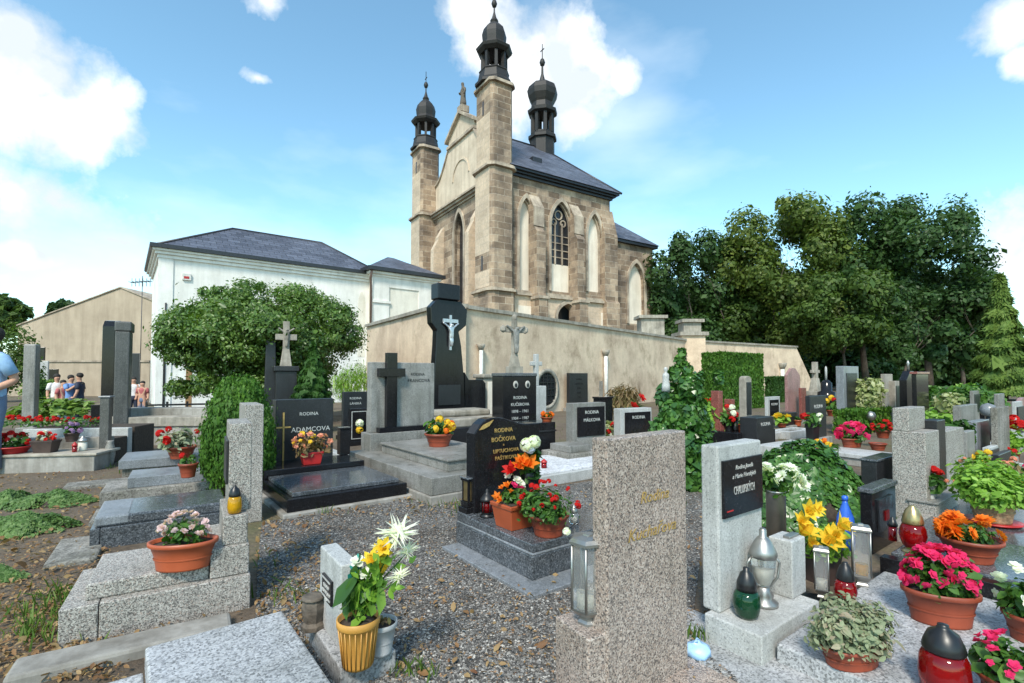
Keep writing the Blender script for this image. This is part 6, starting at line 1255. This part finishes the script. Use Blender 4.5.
def g_pillar():
    g=G('headstone','tall two-stepped speckled granite pillar headstone at right','headstone',928,528,0,53); xr=g.X(943); yl=g.Y(893.5); m='terrazzo'; z1=g.Z(433)
    g.box('stone',0,0,.0,xr*.9,yl,z1,m,.006); xa=.01; ya=g.Y(911.5); y2=g.Y(896,.02); z2=g.Z(408.5,.0,ya); g.box('upper_stone',.0,ya*1.0,z1,g.X(928,ya),y2,z2,m,.006)
    x2=xr+.005; g.box('side_post',x2,.02,0,g.X(948,.02),.12,g.Z(421,x2),'blackm',.005); g.box('side_block',g.X(948,.02)+.003,.04,0,g.X(966,.04),yl*.8,g.Z(434,x2+.1),m,.006)
    b=G('granite_step','speckled granite step with grey top beside the tall stepped pillar','gravestone',937,530,0,53); x=b.X(960); b.box('step',0,.0,0,x,.16,b.Z(505),m,.006); b.box('tread',-.01,-.01,b.Z(505),x+.01,.17,b.Z(503),'grey',.003)
    v=potted('flower_vase','striped vase of red and orange flowers on the granite step',940,497,10,15,'round','pale',b.W(x*.2,.06,b.Z(503)),(26,14,'herb',70,7,'leaf'),[('ball','red',5,9),('ball','orange',3,8),('five','pale',2,9)],'bouquet')
    k=G('kerb_strip','long low speckled kerb in front of the tall stepped pillar','kerb',908,544,0,53); k.box('strip',0,0,-.02,k.X(1010,0),.12,.1,m,.006)
    potted('wicker_basket','wide wicker basket of bright lime foliage at the right edge',993,523,40,26,'round','wick',.09,(76,40,'lime',2600,6,'leaf'),[('ball','peach',4,5)],'basket',sau='redplas')
    p=G('grave_slab','blue-grey polished slab below the wicker basket','grave',1010,541,0,53); p.box('slab',-.6,-.6,0,.9,.45,.088,'blue',.006)
g_pillar()
# --------------------------------------------------------------- rows of graves further back on the right
def st(label,px,py,pr,pl,t,mat,plate=None,top=None,th=TH,name='headstone',base='conc',txt=None,d=None,grp=None):
    """px,py near bottom corner; pr, pl right and left columns; t top row"""
    g=G(name,label,'headstone',px,py,0,th,grp); x=g.X(pr); y=d or max(.06,min(.8,g.Y(pl))); z=g.Z(t); pz=min(.14,z*.14)
    g.box('plinth',-.06,-.06,-.02,x+.06,y+.06,pz,base,.008)
    if top=='arch':
        q=MB(); pts=[(0,pz),(x,pz)]+[(x/2+x/2*math.cos(a),z-x*.3+x*.3*math.sin(a)) for a in np.linspace(0,math.pi,11)]; q.prism(pts,0,y,'y'); hs=q.build('stone',MT[mat],g.root,.008)
    elif top=='gable':
        q=MB(); q.prism([(0,pz),(x,pz),(x,z-x*.25),(x*.65,z),(x*.35,z),(0,z-x*.25)],0,y,'y'); hs=q.build('stone',MT[mat],g.root,.008)
    elif top=='step':
        g.box('stone',0,0,pz,x,y,pz+(z-pz)*.55,mat,.008); hs=g.box('upper_stone',x*.14,y*.1,pz+(z-pz)*.55,x*.86,y*.9,z,mat,.008)
    else:
        hs=g.box('stone',0,0,pz,x,y,z,mat,.008)
    if plate: 
        p=g.box('plate',x*.16,-.012,pz+(z-pz)*.25,x*.86,-.001,z-(z-pz)*.12,plate,.003,hs)
        if txt: text(txt,p,(x*.5,-.014,z-(z-pz)*.34),x*.13,'silver')
    elif txt: text(txt,hs,(x*.5,-.003,z-(z-pz)*.3),x*.14,'silver')
    return g,x,y,z
def right_rows():
    g,x,y,z=st('red granite cross-post grave with vertical red pillar','721',0,0,0,0,'red') if False else (None,)*4
    g=G('headstone','red granite headstone of two upright posts on a block in front of the large hedge','headstone',722,448,0,55); x=g.X(739); z=g.Z(431); g.box('block',-.02,0,z,x,.18,g.Z(421),'red',.006); g.box('post',-.02,.03,g.Z(421),.09,.16,g.Z(391),'red',.006); g.box('post',x*.72,.03,g.Z(421),x*.9,.16,g.Z(400),'red',.006); g.box('base',-.08,-.3,0,g.X(757),.45,z,'black',.008)
    W=lambda px,d,zz: g.W(g.X(px,d),d,zz)
    potted('flower_vase','red roses with white blooms between the red granite posts',729,420,9,8,'round','blackp',W(729,-.05,z),(18,16,'herb',60,6,'leaf'),[('ball','red',4,7),('ball','wht',2,7)],'bouquet')
    potted('flower_bowl','orange bowl on the black base right of the red granite posts',742,431,11,6,'round','terrao',W(743,-.1,z),(10,5,'herb',30,4,'leaf'),(),'flower bowl')
    lantern('grave_lantern','black lantern between the red granite posts and the orange bowl',736,431,7,18,'iron','blackp',W(735.5,-.1,z),'can')
    shrub('flower_bush','bush with red peony-like blooms left of the red granite posts',714,446,26,44,'lime',900,.09,'leaf'); r=shrub('flower_bush','short bush dotted with red blooms beside the climber',711,436,18,26,'herb',300,.08,'leaf')
    flowers(r,(0,0,.35,.2,.2,.32),'ball','red',14,.12)
    g,x,y,z=st('small pinkish stone shrine frame with arched top standing before the large hedge',746,436,752.5,743,376,'stone','blackm','arch',d=.12); 
    potted('flower_bowl','small earthen bowl of reddish plants below the stone shrine frame',748,431,12,7,'round','terra',.02,(14,9,'dry',50,5,'leaf'),[('five','peach',4,5)],'flower bowl')
    st('pale framed headstone with black plate before the small dark hedge',768,427,780.5,765,397,'pale','black',None,txt='RODINA')
    st('squat matt black headstone left of the grass strip',757,452,774.5,753,418,'blackm',None,None,d=.25,txt='RODINA')
    st('tall rose granite pillar headstone beside the far end of the wall',788,424,801,786,368,'rose',None,'gable')
    st('lower red granite wing right of the rose pillar headstone',802,424,807,801,388,'red',None,None)
    st('blue-black low stone vase block below the rose pillar headstone',786,428,797,784,413,'blackm',None,None,d=.2)
    g,x,y,z=st('dark green-black headstone with a lantern and red-white flowers',811,446,827,806,396,'blackm',None,None,txt='RODINA')
    b=G('grave_slab','pale slab grave with open soil in front of the dark green-black headstone','grave',802,462,0,55); b.box('slab',0,0,0,b.X(836),.6,b.Z(450),'pale',.008)
    potted('flower_vase','black and white vase of red and white flowers on the pale slab grave',812,444,9,22,'square','blackp',b.W(b.X(813,.1),.1,b.Z(450)),(16,16,'herb',60,6,'leaf'),[('ball','red',3,8),('ball','wht',2,7)],'bouquet')
    # cross statue far away
    P=atY(815,375,21); P.z=0; g=G('grave_cross','old sandstone cross with a wreath on a stepped pedestal under the trees','gravestone',0,0,P=P,th=56); zt=g.Z(362); w=.09; q=MB(); q.taper((-.3,-.25,.3,.25),0,(-.22,-.18,.22,.18),g.Z(395)); q.box(-.5,-.3,g.Z(395),.5,.3,g.Z(391)); q.taper((-.2,-.18,.2,.18),g.Z(391),(-.12,-.1,.12,.1),g.Z(378)); q.build('pedestal',MT['stone'],g.root,.01)
    q=MB(); q.box(-w,-w,g.Z(378),w,w,zt); q.box(-.26,-w*.9,g.Z(373),-w,w*.9,g.Z(370)); q.box(w,-w*.9,g.Z(373),.26,w*.9,g.Z(370)); q.build('cross',MT['stone'],g.root,.01)
    P=atY(826,375,18); P.z=0; g=G('lamp_pillar','black round pedestal with a white candle shape on top under the trees','gravestone',0,0,P=P,th=56); q=MB(); k=18/F; q.lathe([(8*k,0),(8*k,g.Z(392)),(5*k,g.Z(391)),(5*k,g.Z(383)),(4*k,g.Z(382)),(2.5*k,g.Z(380))],14); q.build('pedestal',MT['black'],g.root); q=MB(); q.lathe([(1.1*k,g.Z(380)),(1.1*k,g.Z(368)),(.1*k,g.Z(366))],8); q.build('candle',MT['pale'],g.root)
    st('tall blue-grey granite slab headstone with dark photo panel on its side',845,432,860,837,366,'bluel','blackm',None)
    st('pale framed little headstone with dark plate below the blue-grey slab',850,431,863,846,396,'pale','blackm',None,d=.12)
    potted('flower_bowl','bowl of red and yellow flowers left of the blue-grey slab headstone',833,416,12,6,'round','terra',0,(16,12,'herb',50,5,'leaf'),[('ball','red',4,7),('ball','yel',2,7)],'flower bowl')
    shrub('flowering_climber','tall cream-variegated shrub behind the low box hedge',869,430,30,55,'varieg',1500,.09,'leaf')
    g,x,y,z=st('weathered pale stone monument with rounded head near the dark obelisks',883,428,896,880,374,'stone',None,'step'); st('pale narrow stone with dark niche attached right of the rounded pale monument',896,427,901,895,381,'stone','blackm',None,d=.15)
    g,x,y,z=st('slim black obelisk headstone with metal tip in front of the dark trees',908,432,919,903,371,'black',None,'gable',d=.12); q=MB(); q.lathe([(.03,z),(.02,z+.12),(.03,z+.16),(.004,z+.22)],8,Matrix.Translation((x/2,y/2,0))); q.build('metal_tip',MT['steel'],g.root)
    g,x,y,z=st('broad black headstone with a red top edge right of the slim obelisk',918,438,930,913,374,'black',None,None); g.box('red_cap',-.02,-.02,z,x+.02,y+.02,z+.04,'red',.004)
    # slab grave with pink flowers
    g=G('grave','pale flat granite grave with several red pots behind the ivy mound','grave',892,472,0,60); x=g.X(902); y=g.Y(818); zt=g.Z(459); g.box('kerb',.02,.02,0,x,y-.02,zt-.05,'conc',.008); g.box('slab',0,0,zt-.05,x+.3,y,zt,'pale',.006); z=zt
    potted('flower_bowl','oval terracotta bowl of hot pink begonias on the pale flat grave',852,447,24,9,'oval','terra',z,(32,14,'herb',110,6,'leaf'),[('five','mag',46,6.5)],'flower bowl')
    potted('flower_bowl','empty small red bowl on the pale flat grave',878,450,15,7,'round','terra',z,None,(),'flower bowl')
    potted('flower_pot','red pot of scarlet flowers behind the empty bowl on the pale flat grave',883,438,13,8,'round','terra',z,(20,9,'herb',60,5,'leaf'),[('ball','red',10,6)],'potted plant')
    potted('flower_bowl','bowl of orange and yellow flowers at the back edge of the ivy mound',822,459,20,5,'round','terra',.02,(32,14,'herb',80,6,'leaf'),[('ball','yel',6,8),('ball','orange',6,8)],'flower bowl')
    potted('flower_bowl','yellow primrose bowl left of the orange and yellow flowers',786,461,12,4,'round','terra',.02,(18,8,'lime',60,5,'leaf'),[('five','yel',9,6)],'flower bowl')
    potted('flower_bowl','yellow flower bowl in front of the pale framed headstone by the dark hedge',782,427,10,4,'round','terra',.02,(16,9,'lime',50,5,'leaf'),[('five','yel',9,6)],'flower bowl')
    potted('flower_pot','small orange pot in the grass strip left of the dark green-black headstone',798,426,7,6,'round','terrao',.02,(7,4,'herb',20,4,'leaf'),(),'potted plant')
    r=T('garden_globe','silver-blue gazing ball on a rod in the box hedge','garden ball',at(871,434)); m=r.location.y/F; z=ht(r.location,416); q=MB(); q.tube([(0,0,0),(0,0,z)],.012,6); q.build('rod',MT['iron'],r); q=MB(); q.lathe([(.02*m,z-5*m),(3.5*m,z-3.5*m),(5*m,z),(3.5*m,z+3.5*m),(.02*m,z+5*m)],16); q.build('ball',MT['steel'],r)
    # shrubs right of the pillar
    shrub('garden_shrub','dark green shrub directly right of the tall stepped pillar',948,470,44,50,'thujad',1500,.07,'leaf'); shrub('garden_shrub','lime-yellow shrub above the dark one right of the stepped pillar',944,450,36,42,'lime',900,.08,'leaf')
    shrub('garden_shrub','white-variegated shrub among the green bushes at right',949,433,28,42,'varieg',700,.1,'leaf'); shrub('garden_shrub','broad mid green bush in front of the dark trees at right',965,420,64,36,'herb',1500,.14,'leaf'); shrub('garden_shrub','small round yellow-green bush at the back of the right graves',967,408,24,24,'lime',600,.14,'leaf')
    shrub('garden_shrub','round green bush at the back behind the black headstones',940,408,24,22,'herb',600,.14,'leaf')
    for a in ((('grey granite headstone with an angled side right of the shrubs',962,460,979,954,406,'grey',None,None),),(('pale blue-grey low headstone in front of the angled grey one',978,468,991,967,422,'bluel',None,None),),(('speckled dark grey vase block below the pale blue-grey headstone',968,478,976,960,432,'grey',None,None),),(('small grey headstone with dark face beneath the conifer',974,424,981,971,391,'grey','blackm',None),),
              (('tall grey headstone under the conifer at right',1000,440,1006,996,394,'grey',None,None),),(('rough pinkish grey headstone in front of the conifer',999,470,1011,993,408,'conc2',None,None),),(('white stepped little headstone right of the pinkish grey one',1017,452,1026,1013,402,'pale','blackm','step'),),(('reddish headstone at the right edge below the conifer',1020,440,1030,1017,398,'rose',None,'arch'),),
              (('low dark stone between the red flowers at the right edge',1000,482,1012,994,455,'blackm',None,None),),(('black small headstone behind the shrubs at right',985,430,992,980,405,'black',None,'arch'),),(('short pale stone with metal plate left of the right edge',990,474,1000,984,448,'pale','blackm',None),)):
        lab,px,py,pr,pl,t,mt,pt,tp=a[0]; st(lab,px,py,pr,pl,t,mt,pt,tp,th=54)
    for lab,px,py,w,h,fol,fl in (('red geraniums in a bowl among the right-hand graves',998,462,18,6,(28,12,'herb',70,6,'leaf'),[('ball','red',9,7)]),('scarlet flowers on a tall stem in front of the rough pinkish headstone',1014,462,10,10,(20,34,'lime',90,7,'leaf'),[('ball','red',5,10)]),('yellow chrysanthemums near the right edge',984,474,14,6,(26,20,'lime',90,6,'leaf'),[('ball','yel',7,8)]),('peach and pink flowers in a bowl at the right edge',1018,482,20,6,(34,16,'herb',80,6,'leaf'),[('ball','peach',8,8),('ball','mag',4,7)]),('orange-yellow low flowers behind the wicker basket',1000,488,18,5,(36,12,'lime',90,6,'leaf'),[('five','yel',8,7)]),('cream flowers in a bowl left of the red geraniums',982,456,12,5,(20,9,'varieg',50,5,'leaf'),[('five','wht',8,6)])):
        potted('flower_bowl',lab,px,py,w,h,'round','terra',.02,fol,fl,'flower bowl')
    r=T('garden_globe','pale blue ball ornament among the right-hand graves','garden ball',at(989,440)); m=r.location.y/F; z=ht(r.location,410); q=MB(); q.tube([(0,0,0),(0,0,z)],.03,6); q.build('rod',MT['iron'],r); q=MB(); q.lathe([(.02*m,z-7*m),(5*m,z-5*m),(7*m,z),(5*m,z+5*m),(.02*m,z+7*m)],16); q.build('ball',MT['bluel'],r)
    shrub('heather_clump','dry reddish twigs and leaves behind the wicker basket',988,487,50,26,'dry',500,.06,'leaf',cat='plant')
    # low kerbed graves that fill the field between the stones
    for lab,px,py,pr,pl,t in (('low stone-edged grave bed beside the grass strip',790,440,815,768,432),('low concrete kerbed grave before the framed headstone by the dark hedge',768,441,790,748,434),('grey kerbed grave bed below the angled grey headstone',985,489,1024,962,480),('narrow kerbed grave at the right edge under the conifer',1008,452,1040,985,447)):
        g=G('kerbed_grave',lab,'grave',px,py,0,55); x=g.X(pr); y=min(2,max(.3,g.Y(pl))); z=g.Z(t); q=MB(); q.box(0,0,0,x,.08,z); q.box(0,y-.08,0,x,y,z); q.box(0,.08,0,.08,y-.08,z); q.box(x-.08,.08,0,x,y-.08,z); q.build('kerb',MT['pale'],g.root,.008); g.box('soil_bed',.08,.08,0,x-.08,y-.08,z*.7,'soil',.004)
right_rows()
# ================================================================== people
def person(label,P,face,top,legs,hair='c_hair',arms='camera',hold=None,scale=1.0,head=True):
    """face: heading in degrees clockwise from +Y"""
    r=T('person',label,'person',P,None,None,R(-face)); s=scale; mx=Matrix.Diagonal((s,s,s,1))
    sk=[(-1,(0,0,.95),.105),(0,(0,0,1.12),.1),(1,(0,0,1.3),.115),(2,(0,0,1.43),.09),(3,(0,.01,1.52),.052),(4,(0,.03,1.62),.088),(5,(0,.03,1.7),.08)]
    def arm(sg,elb,hand,b): return [(2,(sg*.17,0,1.41),.065),(b,(sg*.24,elb[0],elb[1]),.045),(b+1,(sg*hand[2],hand[0],hand[1]),.034),(b+2,(sg*hand[2]*.9,hand[0]+.09,hand[1]+.01),.032)]
    A={'camera':((.12,1.2),(.34,1.42,.1)),'down':((-.03,1.14),(.06,.92,.26)),'hip':((-.12,1.13),(.12,1.0,.2))}[arms]
    sk+=arm(1,*A,7); sk+=arm(-1,*A,11)
    sk+=[(0,(.09,0,.88),.095),(15,(.1,.02,.5),.062),(16,(.1,-.01,.09),.045),(17,(.1,.13,.03),.035),(0,(-.09,0,.88),.095),(19,(-.1,.02,.5),.062),(20,(-.1,-.01,.09),.045),(21,(-.1,.13,.03),.035)]
    skin('body',sk,'c_skin',r,2,mx)
    q=MB(); q.lathe([(.165,.86),(.172,.9),(.168,1.0),(.160,1.1),(.172,1.22),(.190,1.32),(.186,1.39),(.14,1.45),(.075,1.475),(.062,1.482)],20,mx,1.0,.74)
    for sg in (1,-1): e=Vector((sg*.24,A[0][0],A[0][1])); s0=Vector((sg*.13,0,1.405)); s1=Vector((sg*.19,0,1.39)); q.tube([mx@p for p in (s0,s1,s1.lerp(e,.35),s1.lerp(e,.72))],[.075*s,.078*s,.072*s,.07*s],12)
    q.build('shirt',MT[top],r)
    q=MB(); q.lathe([(.13,.76),(.172,.82),(.174,.9),(.166,.98)],20,mx,1.0,.76)
    for sg in (1,-1): q.tube([mx@Vector(p) for p in ((sg*.07,0,.9),(sg*.09,0,.8),(sg*.1,.02,.5),(sg*.1,-.01,.07))],[.1*s,.105*s,.078*s,.066*s],12)
    q.build('trousers',MT[legs],r)
    q=MB(); q.lathe([(.088,-.03),(.102,.02),(.1,.06),(.075,.1),(.03,.122),(.002,.125)],14,mx@Matrix.Translation((0,.005,1.67))@Matrix.Rotation(R(14),4,'X')); q.build('hair',MT[hair],r)
    q=MB()
    for sx in (-.032,.032): q.lathe([(.001,-.008),(.01,0),(.001,.008)],8,mx@Matrix.Translation((sx,.108,1.64)))
    q.build('eyes',MT['c_hair'],r)
    if hold: q=MB(); q.box(-.07,.4,1.42,.07,.46,1.52,mx); q.lathe([(.035,0),(.035,.06)],12,mx@Matrix.Translation((0,.46,1.47))@Matrix.Rotation(R(-90),4,'X')); c=q.build('camera_body',MT['c_camera'],None); 
    if hold:
        h=T('camera','small dark camera held up by the visitor in the light blue shirt','camera',P,None,None,R(-face)); c.parent=h
    return r
def people():
    P=at(2,468); P=atY(-8,375,5.6); P.z=0; P.x-=.0
    person('man in pale blue t-shirt cut off by the left edge of the photo',P,200,'c_tee','c_jean',arms='hip',scale=.92)
    for lab,px,yt,f,top,legs,ar,hold in (('distant visitor in a pinkish white shirt below the gable',57,374,120,'c_wshirt','c_khaki','down',None),('distant visitor in a dark red shirt between two others',63.5,380,100,'c_rshirt','c_jean','down',None),('distant visitor in a light blue shirt taking a photograph',71,375,95,'c_bshirt','c_jean','camera',True),('distant visitor in navy with folded arms facing left',80,373,250,'c_navy','c_navy','down',None),('distant visitor in a grey-white shirt by the corner of the white house',134,377,150,'c_wshirt','c_navy','hip',None),('distant visitor in red beside the corner of the white house',143,381,170,'c_rshirt','c_jean','down',None)):
        Y=16.5 if px<100 else 18.5; P=atY(px,375,Y); P.z=-.5; sc=(ht(P,yt)+.5)/1.78; person(lab,P,f,top,legs,arms=ar,hold=hold,scale=sc)
people()
